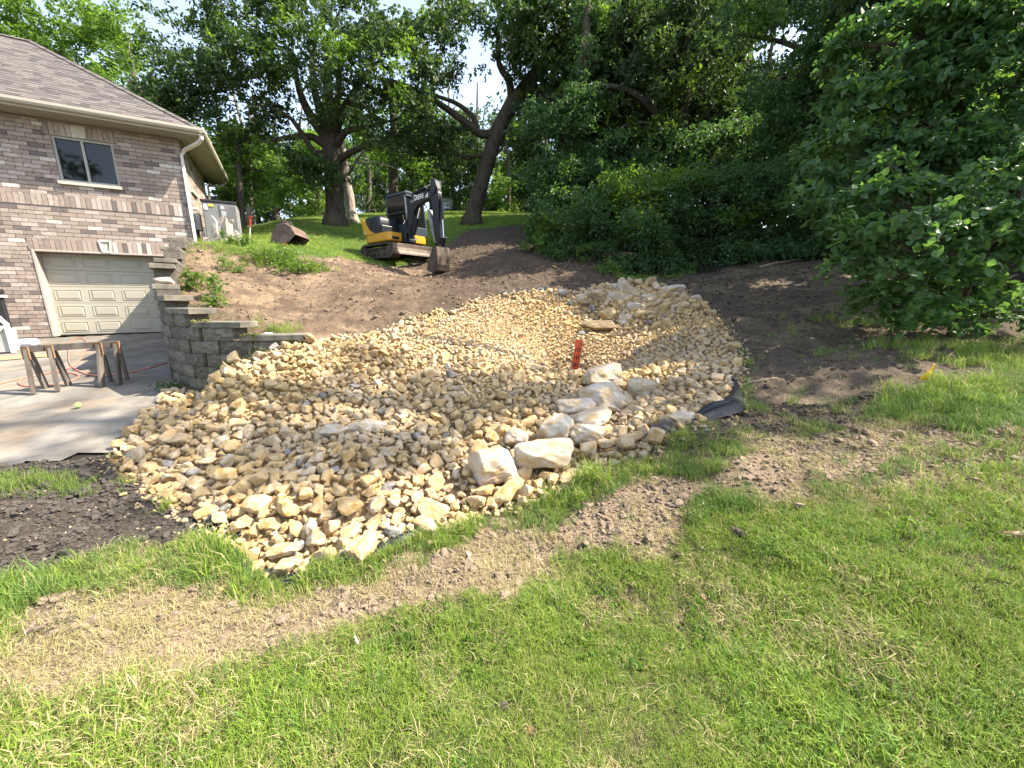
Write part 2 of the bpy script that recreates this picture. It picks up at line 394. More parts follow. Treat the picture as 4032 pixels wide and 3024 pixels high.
def build_ground():
    def axis(lo, hi, fl, fh, st, g=1.12):
        a = list(np.arange(fl, fh, st)); x = fl; s = st
        while x > lo: s *= g; x -= s; a.insert(0, x)
        x = a[-1]; s = st
        while x < hi: s *= g; x += s; a.append(x)
        return np.array(a)
    xs = axis(-160, 160, -7.0, 6.0, .035, 1.06); ys = axis(-40, 220, .7, 7.0, .035, 1.0105 if False else 1.03)
    X, Y = np.meshgrid(xs, ys); x = X.ravel(); y = Y.ravel()
    z = Hd(x, y)
    nx, ny = len(xs), len(ys)
    i = np.arange((nx - 1) * (ny - 1)); r = i // (nx - 1); c = i % (nx - 1); a = r * nx + c
    fc = np.stack([a, a + 1, a + nx + 1, a + nx], 1)
    me = mesh_np('ground', np.stack([x, y, z], 1), fc, smooth=True)
    fl, up, rt, st, pl, wd = classes(x, y)
    thin = fbm(x * 5, y * 5, 3, 99)
    st2 = np.clip(st * (.75 + thin * 1.3), 0, 1)
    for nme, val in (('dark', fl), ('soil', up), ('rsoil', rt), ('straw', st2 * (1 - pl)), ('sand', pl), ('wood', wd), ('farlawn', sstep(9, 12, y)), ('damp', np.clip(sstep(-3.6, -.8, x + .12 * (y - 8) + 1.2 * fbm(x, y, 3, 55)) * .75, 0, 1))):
        at = me.attributes.new(nme, 'FLOAT', 'POINT'); at.data.foreach_set('value', val.astype(np.float32))
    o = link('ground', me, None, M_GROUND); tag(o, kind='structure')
    print('ground verts', nx * ny)
build_ground()

# driveway sheet
def build_drive():
    xs = np.arange(-22, -3.3, .16); ys = np.arange(2.9, 13, .16)
    m = mat('old_concrete', .9, spec=.2); t = NT(m); p = t.pos()
    f = t.noise(p, .9, 6, .65); f2 = t.noise(p, 7, 6, .7); f3 = t.noise(p, 2.4, 5, .7, (1, .35, 1))
    c = t.mix(t.ramp(f, [(.35, (0, 0, 0)), (.62, (1, 1, 1))]), (.125, .116, .10), (.25, .232, .20))
    c = t.mix(t.ramp(f3, [(.48, (0, 0, 0)), (.66, (.75, .75, .75))]), c, (.115, .10, .082))
    c = t.mix(t.ramp(f2, [(.3, (.4, .4, .4)), (.6, (0, 0, 0))]), c, (.09, .08, .07))
    c = t.mix(t.math('MULTIPLY', t.ramp(t.noise(p, 1.6, 3), [(.5, (0, 0, 0)), (.7, (1, 1, 1))]), .5), c, (.30, .22, .14))
    t.base(c); t.bump(f2, .25, .01)
    V = []; idx = {}; fc = []
    X, Y = np.meshgrid(xs, ys); s = sdf(DRIVE, X, Y) + .05 * fbm(X * 3, Y * 3, 3)
    for j in range(len(ys) - 1):
        for i in range(len(xs) - 1):
            if min(s[j, i], s[j, i + 1], s[j + 1, i], s[j + 1, i + 1]) > -.06 and ((xs[i] - CORNER.x) * WN.x + (ys[j] - CORNER.y) * WN.y) > -.5:
                qd = []
                for (jj, ii) in ((j, i), (j, i + 1), (j + 1, i + 1), (j + 1, i)):
                    if (jj, ii) not in idx:
                        idx[(jj, ii)] = len(V); V.append((xs[ii], ys[jj], float(zdrive(ys[jj])) - .004))
                    qd.append(idx[(jj, ii)])
                fc.append(tuple(qd))
    me = bpy.data.meshes.new('driveway'); me.from_pydata(V, [], fc); me.update()
    tag(link('driveway', me, None, m), kind='structure')
build_drive()

# ------------------------------------------------------------------ scatter with geometry nodes
def proto_collection(name, meshes):
    c = bpy.data.collections.new(name)
    for i, me in enumerate(meshes):
        o = bpy.data.objects.new("%s_%03d" % (name, i), me); c.objects.link(o)
    return c
_groups = {}
def gn_group(coll):
    if coll.name in _groups: return _groups[coll.name]
    g = bpy.data.node_groups.new('scatter_' + coll.name, 'GeometryNodeTree')
    g.interface.new_socket('Geometry', in_out='INPUT', socket_type='NodeSocketGeometry')
    g.interface.new_socket('Geometry', in_out='OUTPUT', socket_type='NodeSocketGeometry')
    N = g.nodes; gi = N.new('NodeGroupInput'); go = N.new('NodeGroupOutput')
    ip = N.new('GeometryNodeInstanceOnPoints'); ci = N.new('GeometryNodeCollectionInfo')
    ci.inputs['Collection'].default_value = coll; ci.inputs['Separate Children'].default_value = True; ci.inputs['Reset Children'].default_value = True
    def na(nm, ty):
        a = N.new('GeometryNodeInputNamedAttribute'); a.data_type = ty; a.inputs['Name'].default_value = nm; return a.outputs[0]
    L = g.links
    L.new(gi.outputs[0], ip.inputs['Points']); L.new(ci.outputs[0], ip.inputs['Instance'])
    ip.inputs['Pick Instance'].default_value = True
    L.new(na('idx', 'INT'), ip.inputs['Instance Index']); L.new(na('rot', 'FLOAT_VECTOR'), ip.inputs['Rotation']); L.new(na('scl', 'FLOAT_VECTOR'), ip.inputs['Scale'])
    L.new(ip.outputs[0], go.inputs[0])
    _groups[coll.name] = g; return g
def scatter(name, pts, rot, scl, idx, coll, parent=None, kind=None):
    me = bpy.data.meshes.new(name); n = len(pts)
    me.vertices.add(n); me.vertices.foreach_set('co', np.asarray(pts, np.float32).ravel())
    scl = np.asarray(scl, np.float32)
    if scl.ndim == 1: scl = np.repeat(scl[:, None], 3, 1)
    a = me.attributes.new('rot', 'FLOAT_VECTOR', 'POINT'); a.data.foreach_set('vector', np.asarray(rot, np.float32).ravel())
    a = me.attributes.new('scl', 'FLOAT_VECTOR', 'POINT'); a.data.foreach_set('vector', scl.ravel())
    a = me.attributes.new('idx', 'INT', 'POINT'); a.data.foreach_set('value', np.asarray(idx, np.int32))
    o = link(name, me, parent)
    md = o.modifiers.new('scatter', 'NODES'); md.node_group = gn_group(coll)
    if kind: o['kind'] = kind
    return o

# ------------------------------------------------------------------ rocks
def ico(sub):
    import bmesh
    bm = bmesh.new(); bmesh.ops.create_icosphere(bm, subdivisions=sub, radius=1)
    V = np.array([v.co[:] for v in bm.verts]); Fc = np.array([[v.index for v in f.verts] for f in bm.faces]); bm.free(); return V, Fc
ICO = {k: ico(k) for k in (2, 3, 4, 5)}
def rock_mesh(name, seed, sub, elong=(1, .8, .65), rough=.06, nplanes=16, matl=None, soft=22, flat=False):
    rs = np.random.RandomState(seed); V, Fc = ICO[sub]
    N = rs.normal(size=(nplanes, 3))
    if flat or soft > 30:
        N[:6] = np.array([(1, 0, 0), (-1, 0, 0), (0, 1, 0), (0, -1, 0), (0, 0, 1), (0, 0, -1)]) + rs.normal(size=(6, 3)) * .30
    N /= np.linalg.norm(N, axis=1)[:, None]
    h = rs.uniform(.62, 1.0, nplanes)
    if flat or soft > 30: h[:6] = rs.uniform(.58, .86, 6); h[6:] = rs.uniform(.72, .98, nplanes - 6)
    D = V @ N.T
    r = np.where(D > .08, h / np.maximum(D, .08), 9.)
    r = -np.log(np.exp(-soft * np.minimum(r, 3)).sum(1) + math.exp(-soft * 1.22)) / soft
    r = r * (1 + rough * 2 * (vn3(V * 2.3 + seed, seed) + .5 * vn3(V * 5.1 + seed, seed + 3) + (.3 * vn3(V * 11. + seed, seed + 5) if sub > 3 else 0)))
    W = V * r[:, None] * np.array(elong)
    me = mesh_np(name, W, Fc, smooth=sub > 2 and not flat)
    if matl: me.materials.append(matl)
    return me
def rock_mat(name, cols, dust, dustamt):
    m = mat(name, .95, spec=.12); t = NT(m); v = t.coord('Object')
    rn = t.rnd()
    off = t.n('ShaderNodeCombineXYZ'); t.l(t.math('MULTIPLY', rn, 37.), off.inputs[0]); t.l(t.math('MULTIPLY', rn, 91.), off.inputs[2])
    av = t.n('ShaderNodeVectorMath', operation='ADD'); t.l(v, av.inputs[0]); t.l(off.outputs[0], av.inputs[1]); v = av.outputs[0]
    base = t.ramp(rn, [(i / max(1, len(cols) - 1), c) for i, c in enumerate(cols)])
    f = t.noise(v, 1.6, 6, .65); f2 = t.noise(v, 6, 6, .75)
    c = t.mix(t.ramp(f, [(.5 - dustamt, (1, 1, 1)), (.62 - dustamt * .4, (0, 0, 0))]), base, dust)
    c = t.mix(t.math('MULTIPLY', t.ramp(f2, [(.3, (0, 0, 0)), (.7, (1, 1, 1))]), .30), c, t.mix(.5, base, (.09, .065, .04)))
    t.base(c); t.bump(t.math('ADD', f2, t.noise(v, 22, 4, .7)), .55, .12)
    return m
M_CREAM = rock_mat('cream_limestone', [(.68, .565, .40), (.75, .66, .52), (.62, .50, .33), (.72, .63, .48), (.66, .52, .33)], (.56, .37, .165), .085)
M_TAN = rock_mat('tan_limestone', [(.48, .285, .085), (.54, .33, .105), (.58, .37, .135), (.50, .29, .08), (.63, .43, .18)], (.70, .54, .31), .02)
M_GREYR = rock_mat('grey_stone', [(.20, .20, .20), (.30, .29, .28), (.24, .23, .23)], (.45, .42, .38), .08)
RM = [M_CREAM, M_TAN, M_GREYR]
EL = [(1, .8, .6), (1, .72, .7), (1, .9, .75), (1.15, .7, .55), (1, .85, .85), (1.25, .8, .6), (.95, .95, .7), (1.1, .65, .6), (1, .8, .8), (1.2, .75, .75)]
PF = [rock_mesh('rock_shape', 100 + i, 3, EL[i % 10], .055, 10 + i % 5, RM[c], 60, True) for c in range(3) for i in range(14)]
PC = [rock_mesh('small_rock_shape', 300 + i, 2, EL[i % 10], .07, 13 + i % 6, RM[c], 30) for c in range(3) for i in range(10)]
C_SMALL = proto_collection('rock_small', PC)
C_MED = proto_collection('rock_medium', PF)

PL = np.array(PILEP)
# boulders that the photograph singles out: (px, py, Y, width px, height px, label)
BOULD = [(1932, 1845, 2.95, 195, 170, 'largest rounded cream boulder at the front of the rock pile beside the grass'),
         (2150, 1800, 3.10, 210, 150, 'long pale boulder immediately right of the largest rounded boulder'),
         (2040, 1705, 3.45, 110, 105, 'pale upright boulder wedged above the long pale boulder'),
         (2190, 1690, 3.50, 130, 130, 'broad light grey boulder behind the long pale boulder'),
         (2320, 1720, 3.40, 140, 90, 'flat topped pale boulder facing the grass below the dusty slabs'),
         (2385, 1490, 5.00, 160, 105, 'white streaked boulder right below the orange riser pipe'),
         (2520, 1535, 4.65, 125, 100, 'rounded pale boulder on the right shoulder of the white streaked boulder'),
         (2375, 1575, 4.35, 190, 130, 'dusty tan and white slab boulder in the middle of the boulder row'),
         (2250, 1610, 4.10, 150, 85, 'low dusty boulder left of the dusty slab boulder'),
         (2330, 1655, 3.8, 150, 90, 'half buried ochre dusted boulder below the dusty slab boulder'),
         (2690, 1655, 3.40, 105, 65, 'pale flat boulder next to the black fabric flap'),
         (2618, 1700, 3.22, 100, 75, 'dark soil covered boulder at the right front corner of the pile'),
         (1530, 1935, 2.85, 85, 62, 'dark grey blue stone among the cream rocks near the front'),
         (1160, 1890, 2.95, 100, 80, 'round pale boulder in the lower middle of the left rock slope'),
         (1310, 1705, 3.6, 110, 60, 'long low cream boulder halfway up the left rock slope'),
         (1395, 1695, 3.7, 85, 60, 'angular pale boulder to the right of the long low cream boulder'),
         (1455, 1680, 3.8, 95, 62, 'wide pale boulder at the right end of the middle trio of boulders'),
         (2372, 1283, 8.0, 130, 44, 'flat brown cracked slab lying at the far rim of the basin'),
         (2455, 1140, 9.8, 50, 62, 'tallest pointed grey boulder on top of the far boulder heap'),
         (2440, 1180, 9.4, 80, 60, 'big pale boulder right under the pointed grey boulder'),
         (2425, 1135, 9.9, 55, 45, 'pale boulder left of the pointed grey boulder on the heap'),
         (2650, 1150, 9.3, 90, 45, 'wide grey boulder at the right hand top of the far heap'),
         (2500, 1160, 9.6, 60, 40, 'pale boulder between the pointed boulder and the wide grey boulder'),
         (2740, 1185, 8.7, 45, 40, 'grey boulder at the far right corner of the heap'),
         (2560, 1180, 9.2, 70, 42, 'cream boulder on the dip of the far heap'),
         (2390, 1240, 8.6, 60, 46, 'yellowish boulder at the left foot of the far heap'),
         (2465, 1258, 8.4, 62, 46, 'round cream boulder at the foot of the far heap above the slab'),
         (2535, 1248, 8.4, 80, 50, 'big sunlit yellow boulder at the foot of the far heap'),
         (2610, 1260, 8.2, 60, 40, 'sunlit cream boulder right of the big sunlit yellow boulder'),
         (2680, 1220, 8.4, 60, 50, 'sunlit tan boulder near the right rim of the far heap'),
         (2640, 1205, 8.7, 55, 40, 'pale boulder between the wide grey boulder and the sunlit tan boulder'),
         (2345, 1165, 9.3, 55, 40, 'pale boulder at the left edge of the far heap'),
         (2300, 1180, 9.0, 50, 34, 'low cream boulder on the rim left of the far heap'),
         (2510, 1215, 8.8, 66, 44, 'shaded grey white boulder in the middle of the far heap')]
M_BOUL = rock_mat('white_streaked_boulder', [(.62, .56, .46), (.72, .67, .58)], (.55, .40, .22), .09)
M_DIRTR = simple('soil_covered_stone', (.06, .05, .042), (.26, .24, .22), 2.2, .95, .5, .05, stops=(.5, .75))
M_SLAB = simple('brown_slab_stone', (.17, .12, .07), (.36, .27, .16), 3, .95, .6, .04)
taken = []   # (x, y, r)
for k, (px, py, Y, wpx, hpx, lab) in enumerate(BOULD):
    c = P(px, py, Y); dep = Y / (CT - ((py - 1512) / F) * ST)
    wx = wpx * dep / F / 2; hz = hpx * dep / F / 2
    mt = M_BOUL; slab = 'slab lying' in lab
    if 'dark grey' in lab: mt = M_GREYR
    if 'soil covered' in lab: mt = M_DIRTR
    if 'yellow' in lab or 'sunlit tan' in lab: mt = M_TAN
    if slab: mt = M_SLAB
    slab = 'slab lying' in lab
    me = rock_mesh('boulder', 700 + k, 5, (1, 1, 1), .075 if not slab else .04, 11 + k % 5, mt, 34)
    o = link('boulder', me)
    gz = float(Hs(c.x, c.y))
    cz = c.z
    if Y > 7 and not slab: wx *= 1.22; hz *= 1.25
    o.scale = (wx * 1.12, wx * (.95 if not slab else .45), max(hz * 1.0, wx * .42 if not slab else 0))
    o.location = (c.x, c.y + wx * .3, min(cz, gz + hz * (.62 if Y < 7 else 1.5)))
    o.rotation_euler = (random.uniform(-.15, .15), random.uniform(-.15, .15), random.uniform(-.4, .4))
    tag(o, lab, 'boulder', 'boulders in the rock pile')
    taken.append((c.x, c.y + wx * .3, wx * .8))

def size_at(x, y):
    """typical half width of rocks at a place in the pile"""
    base = np.interp(y, [2.1, 3.0, 4.5, 6.0, 7.5, 9.0, 10.5], [.050, .046, .041, .037, .033, .038, .066])
    basin = np.exp(-(((x - .2) / 1.9) ** 2 + ((y - 7.2) / 1.5) ** 2))
    heap = np.exp(-(((x - 3.2) / 1.7) ** 2 + ((y - 9.2) / 1.1) ** 2))
    return base * (1 - .38 * basin) * (1 + 1.1 * heap)
def place_rocks():
    xmin, ymin = PL.min(0); xmax, ymax = PL.max(0)
    cell = .16; grid = {}
    def put(x, y, r):
        grid.setdefault((int(x // cell), int(y // cell)), []).append((x, y, r))
    for (x, y, r) in taken: put(x, y, r)
    out = []
    rs = np.random.RandomState(3)
    for fac, tries in ((1.9, 700), (1.45, 4500), (1.12, 16000), (.88, 30000), (.64, 44000), (.44, 40000)):
        X = rs.uniform(xmin, xmax, tries); Y = rs.uniform(ymin, ymax, tries)
        s = sdf(PILEP, X, Y) + .10 * fbm(X * 4, Y * 4, 3, 12)
        SZ = size_at(X, Y) * fac * rs.uniform(.85, 1.2, tries)
        for x, y, d, r in zip(X, Y, s, SZ):
            if d < r * .15: continue
            ok = True; gx, gy = int(x // cell), int(y // cell); R_ = 3
            for i in range(gx - R_, gx + R_ + 1):
                for j in range(gy - R_, gy + R_ + 1):
                    for (a, b, c) in grid.get((i, j), ()):
                        if (a - x) ** 2 + (b - y) ** 2 < (.80 * (c + r)) ** 2: ok = False; break
                    if not ok: break
                if not ok: break
            if ok: put(x, y, r); out.append((x, y, r, d))
    return out
ROCKS = place_rocks()
# spilled small stones outside the edge
rs = np.random.RandomState(8)
for _ in range(2600):
    k = rs.randint(len(PL)); a, b = PL[k], PL[(k + 1) % len(PL)]; t_ = rs.rand(); p_ = a + (b - a) * t_
    nx_, ny_ = (b - a)[1], -(b - a)[0]; L_ = math.hypot(nx_, ny_) + 1e-6; dd = abs(rs.normal(0, .09)) - .05
    sgn = 1 if float(sdf(PILEP, np.array([p_[0] + nx_ / L_ * .05]), np.array([p_[1] + ny_ / L_ * .05]))[0]) < 0 else -1
    x, y = p_[0] + sgn * nx_ / L_ * dd, p_[1] + sgn * ny_ / L_ * dd
    if y > 10.5 or (x < -2.8 and y > 4.95): continue
    if k < 24 and rs.rand() < .45: continue
    ROCKS.append((x, y, rs.uniform(.009, .024), -1))
RK = np.array(ROCKS)
zz = Hd(RK[:, 0], RK[:, 1])
edge = sstep(0, .25, RK[:, 3])
rz_ = zz + np.where(RK[:, 3] < 0, RK[:, 2] * .4, .03 + RK[:, 2] * np.random.uniform(.1, .75, len(RK)))
tone = fbm(RK[:, 0] * 1.1, RK[:, 1] * 1.1, 3, 70) * 1.5 + np.random.uniform(-.42, .42, len(RK)) + .25 * sstep(3.0, 2.4, RK[:, 1])
colr = np.where(tone > .0, 0, 1); colr[np.random.rand(len(RK)) < .018] = 2
colr = np.where((RK[:, 1] > 8.2) & (RK[:, 0] > 1.5) & (np.random.rand(len(RK)) < .6), 0, colr)
dist = np.sqrt(RK[:, 0] ** 2 + RK[:, 1] ** 2 + 1.5)
app = RK[:, 2] / dist
px_ = 2016 + F * RK[:, 0] / np.maximum(RK[:, 1], .5)
order = np.argsort(-app)
ind = order[:300]
ZONES = [(lambda x, y: y < 2.38, 'at the grassy front tip'),
         (lambda x, y: x < -3.0 and y < 3.7, 'at the far left corner by the driveway'),
         (lambda x, y: x < -2.3 and y < 3.2, 'along the left edge by the dark soil'),
         (lambda x, y: x < -1.3 and y < 2.75, 'just above the left black fabric scrap'),
         (lambda x, y: x < -.55 and y < 2.9, 'just above the front tip'),
         (lambda x, y: x < .35 and y < 2.75, 'near the grass left of the largest boulder'),
         (lambda x, y: y < 3.05 and x < 1.0, 'near the grass below the pale boulders'),
         (lambda x, y: y < 3.6 and x >= .35, 'in the lower right corner of the pile'),
         (lambda x, y: x < -1.6 and y < 4.0, 'on the left slope below the curved wall'),
         (lambda x, y: x < -.3 and y < 3.5, 'around the middle trio of boulders'),
         (lambda x, y: x < .9 and y < 3.8, 'left of the row of big boulders'),
         (lambda x, y: x < -.2 and y < 5.5, 'in the middle of the rock slope'),
         (lambda x, y: y < 5.5, 'on the right shoulder of the pile'),
         (lambda x, y: True, 'in the far heap of large stones')]
_rm = np.median(RK[ind, 2])
for i in ind:
    x, y, r, d = RK[i]; c = int(colr[i]); sh_i = random.randrange(14); me = PF[c * 14 + sh_i]
    o = link('rock', me); s = r * random.uniform(1.0, 1.15)
    o.scale = (s, s * random.uniform(.9, 1.1), s * random.uniform(.85, 1.1)); o.location = (x, y, rz_[i])
    o.rotation_euler = (random.uniform(-.6, .6), random.uniform(-.6, .6), random.uniform(0, 6.28))
    zn = next(s_ for f_, s_ in ZONES if f_(x, y))
    el = EL[sh_i % 10]; form = 'flattish' if el[2] <= .6 else 'long' if el[0] >= 1.15 else 'blocky'
    big = 'large' if r > _rm * 1.25 else 'medium' if r > _rm * .92 else 'small'
    cn = ('cream', 'ochre', 'grey')[c]
    lab = '%s %s %s rock %s' % (big, form, cn, zn)
    tag(o, lab, 'rock', lab.replace(' rock ', ' rocks ', 1))
rest = order[300:]
nr = len(rest); x = RK[rest]; isnear = app[rest] > .011
def rrot(n, tilt=3.14): return np.stack([np.random.uniform(-tilt, tilt, n), np.random.uniform(-tilt, tilt, n), np.random.uniform(0, 6.28, n)], 1)
pts = np.stack([x[:, 0], x[:, 1], rz_[rest]], 1)
# a lower layer of fill between the stones
nf = 34000
fx = np.random.uniform(PL[:, 0].min(), PL[:, 0].max(), nf); fy = np.random.uniform(PL[:, 1].min(), PL[:, 1].max(), nf)
ok = sdf(PILEP, fx, fy) > .03; fx, fy = fx[ok], fy[ok]; fr = size_at(fx, fy) * np.random.uniform(.3, .8, len(fx)); fz = Hd(fx, fy) + fr * .45
fc_ = (np.random.rand(len(fx)) < .72).astype(int)
pts = np.concatenate([pts, np.stack([fx, fy, fz], 1)]); sc_ = np.concatenate([x[:, 2] * np.random.uniform(1.0, 1.18, nr), fr])
idx = np.concatenate([colr[rest] * 14 + np.random.randint(0, 14, nr), fc_ * 14 + np.random.randint(0, 14, len(fx))])
s3 = sc_[:, None] * np.random.uniform(.85, 1.15, (len(sc_), 3))
o = scatter('rock_pile', pts, rrot(len(pts), .9), s3, idx, C_MED)
tag(o, 'mass of smaller cream and tan limestone rocks filling the pile', 'rocks', kind='stuff')
print('rocks', len(RK), 'fill', len(fx))

# soil clods
M_CLOD_D = simple('dark_soil_clod', (.042, .036, .030), (.125, .105, .086), 3, .95, .5, .05)
M_CLOD_B = simple('brown_soil_clod', (.10, .072, .05), (.30, .215, .145), 3, .95, .5, .05)
M_CLOD_R = simple('humus_clod', (.040, .031, .023), (.13, .098, .07), 3, .95, .5, .05)
CL = [rock_mesh('clod_shape', 500 + i, 2, (1, .8, .5), .16, 9, m_, 10) for m_ in (M_CLOD_D, M_CLOD_B, M_CLOD_R) for i in range(5)]
CL += [rock_mesh('chip_shape', 560 + i, 2, (1, .7, .5), .05, 9, M_CREAM, 20) for i in range(3)]
M_CLOD_S = simple('dry_turf_clod', (.17, .12, .085), (.44, .335, .24), 4, .95, .6, .05)
CL += [rock_mesh('clod_shape', 580 + i, 2, (1, .8, .5), .16, 9, M_CLOD_S, 10) for i in range(5)]
C_CLOD = proto_collection('clod', CL)
def scatter_clods():
    n = 130000
    x = np.random.uniform(-7.5, 6.5, n); y = np.random.uniform(1.0, 3.6, n)
    n2 = 26000; x = np.append(x, np.random.uniform(-9, 8, n2)); y = np.append(y, np.random.uniform(3.6, 15, n2))
    fl, up, rt, st, pl, wd = classes(x, y)
    dr = sdf(DRIVE, x, y)
    dens = np.clip(fl + up * .6 + rt * .9 + st * .75 + .02, 0, 1) * (pl < .3) * (dr < .03)
    dens = dens * (.35 + 1.1 * np.clip(fbm(x * 1.5, y * 1.5, 3, 64) + .5, 0, 1))
    k = np.random.rand(len(x)) < dens; x, y, fl, up, rt, st = x[k], y[k], fl[k], up[k], rt[k], st[k]
    z = Hd(x, y)
    r = np.exp(np.random.normal(-4.75, .55, len(x))) * np.interp(y, [1, 4, 8, 14], [.8, 1.05, 1.7, 2.2]); r = np.clip(r, .003, .06)
    base = np.where(fl > .4, 0, np.where(up > .4, 1, 2)); base = np.where(st > .5, np.random.choice([1, 1, 1, 2], len(x)), base)
    idx = base * 5 + np.random.randint(0, 5, len(x)); chip = (np.random.rand(len(x)) < .03) & (fl + up + rt > .4)
    idx = np.where((st > .5) & (np.random.rand(len(x)) < .8), 18 + np.random.randint(0, 5, len(x)), idx); idx = np.where(chip, 15 + np.random.randint(0, 3, len(x)), idx); r = np.where(chip, np.clip(r, .003, .010), r)
    o = scatter('soil_clods', np.stack([x, y, z + r * .2], 1), rrot(len(x), .6), r, idx, C_CLOD)
    tag(o, 'loose clods of soil and small stone chips on the bare ground', 'soil', kind='stuff')
scatter_clods()

# ------------------------------------------------------------------ grass
def grass_mat(name, cols, tr=.35):
    m = mat(name, .6, spec=.25); t = NT(m)
    rn = t.rnd(); h = t.attr('blade')
    base = t.ramp(rn, [(i / (len(cols) - 1), c) for i, c in enumerate(cols)])
    f = t.noise(t.pos(), 1.1, 3)
    base = t.mix(t.ramp(f, [(.35, (0, 0, 0)), (.68, (1, 1, 1))]), base, t.mix(.4, base, (.22, .26, .05)))
    base = t.mix(h, base, (.46, .40, .20))
    t.base(base)
    out = t.t.nodes['Material Output']; tl = t.n('ShaderNodeBsdfTranslucent'); t.l(base, tl.inputs[0])
    mx = t.n('ShaderNodeMixShader'); mx.inputs[0].default_value = tr
    t.l(t.b.outputs[0], mx.inputs[1]); t.l(tl.outputs[0], mx.inputs[2]); t.l(mx.outputs[0], out.inputs[0])
    return m
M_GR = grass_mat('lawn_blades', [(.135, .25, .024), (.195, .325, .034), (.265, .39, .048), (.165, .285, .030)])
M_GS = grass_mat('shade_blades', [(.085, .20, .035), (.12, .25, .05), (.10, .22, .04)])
M_ST = grass_mat('dry_blades', [(.44, .35, .20), (.52, .43, .26), (.36, .27, .15), (.40, .36, .17)], .2)
def tuft(name, seed, n, rad, hmin, hmax, lean, wd, m, dry=.12, flat=False):
    rs = np.random.RandomState(seed); V = []; Fc = []; A = []
    for i in range(n):
        a = rs.uniform(0, 6.283); r = rad * math.sqrt(rs.rand()); b = np.array([r * math.cos(a), r * math.sin(a), 0 if not flat else rs.uniform(0, .012)])
        h = rs.uniform(hmin, hmax); la = rs.uniform(0, 6.283); ln = lean * rs.uniform(.2, 1.2)
        d = np.array([math.cos(la), math.sin(la), 0]); side = np.array([-d[1], d[0], 0]) * wd * rs.uniform(.6, 1.2) / 2
        fa = rs.uniform(-1, 1); side = side * math.cos(fa) + d * wd / 2 * math.sin(fa)
        if flat: up0 = np.array([0, 0, .10])
        else: up0 = np.array([0, 0, 1.])
        p1 = b + up0 * h * .5 + d * h * ln * .25; p2 = b + up0 * h * (1 - .35 * min(ln, 1.3)) * .9 + d * h * ln * .8
        k = len(V); V += [b - side, b + side, p1 + side * .85, p1 - side * .85, p2]
        Fc += [(k, k + 1, k + 2, k + 3), (k + 3, k + 2, k + 4)]
        dv = 1.0 if rs.rand() < dry else rs.uniform(0, .12); A += [dv] * 5
    me = bpy.data.meshes.new(name); me.from_pydata([tuple(v) for v in V], [], Fc)
    at = me.attributes.new('blade', 'FLOAT', 'POINT'); at.data.foreach_set('value', A)
    me.materials.append(m); me.update(); return me
TG = [tuft('lawn_tuft', i, 32, .05, .030, .070, .95, .0025, M_GR, .09) for i in range(6)]           # 0-5
TG += [tuft('shade_tuft', 20 + i, 22, .05, .05, .11, .8, .0030, M_GS, .08) for i in range(4)]        # 6-9
TG += [tuft('dry_tuft', 40 + i, 16, .06, .030, .085, 1.5, .0026, M_ST, .0) for i in range(4)]       # 10-13
TG += [tuft('straw_litter', 60 + i, 14, .07, .04, .12, 1.0, .0026, M_ST, 0, True) for i in range(4)]  # 14-17
TG += [tuft('long_tuft', 80 + i, 26, .06, .10, .22, .9, .0045, M_GR, .08) for i in range(4)]         # 18-21
TG += [tuft('far_tuft', 90 + i, 16, .14, .05, .10, .7, .010, M_GR, .04) for i in range(3)]           # 22-24
C_GR = proto_collection('tuft', TG)
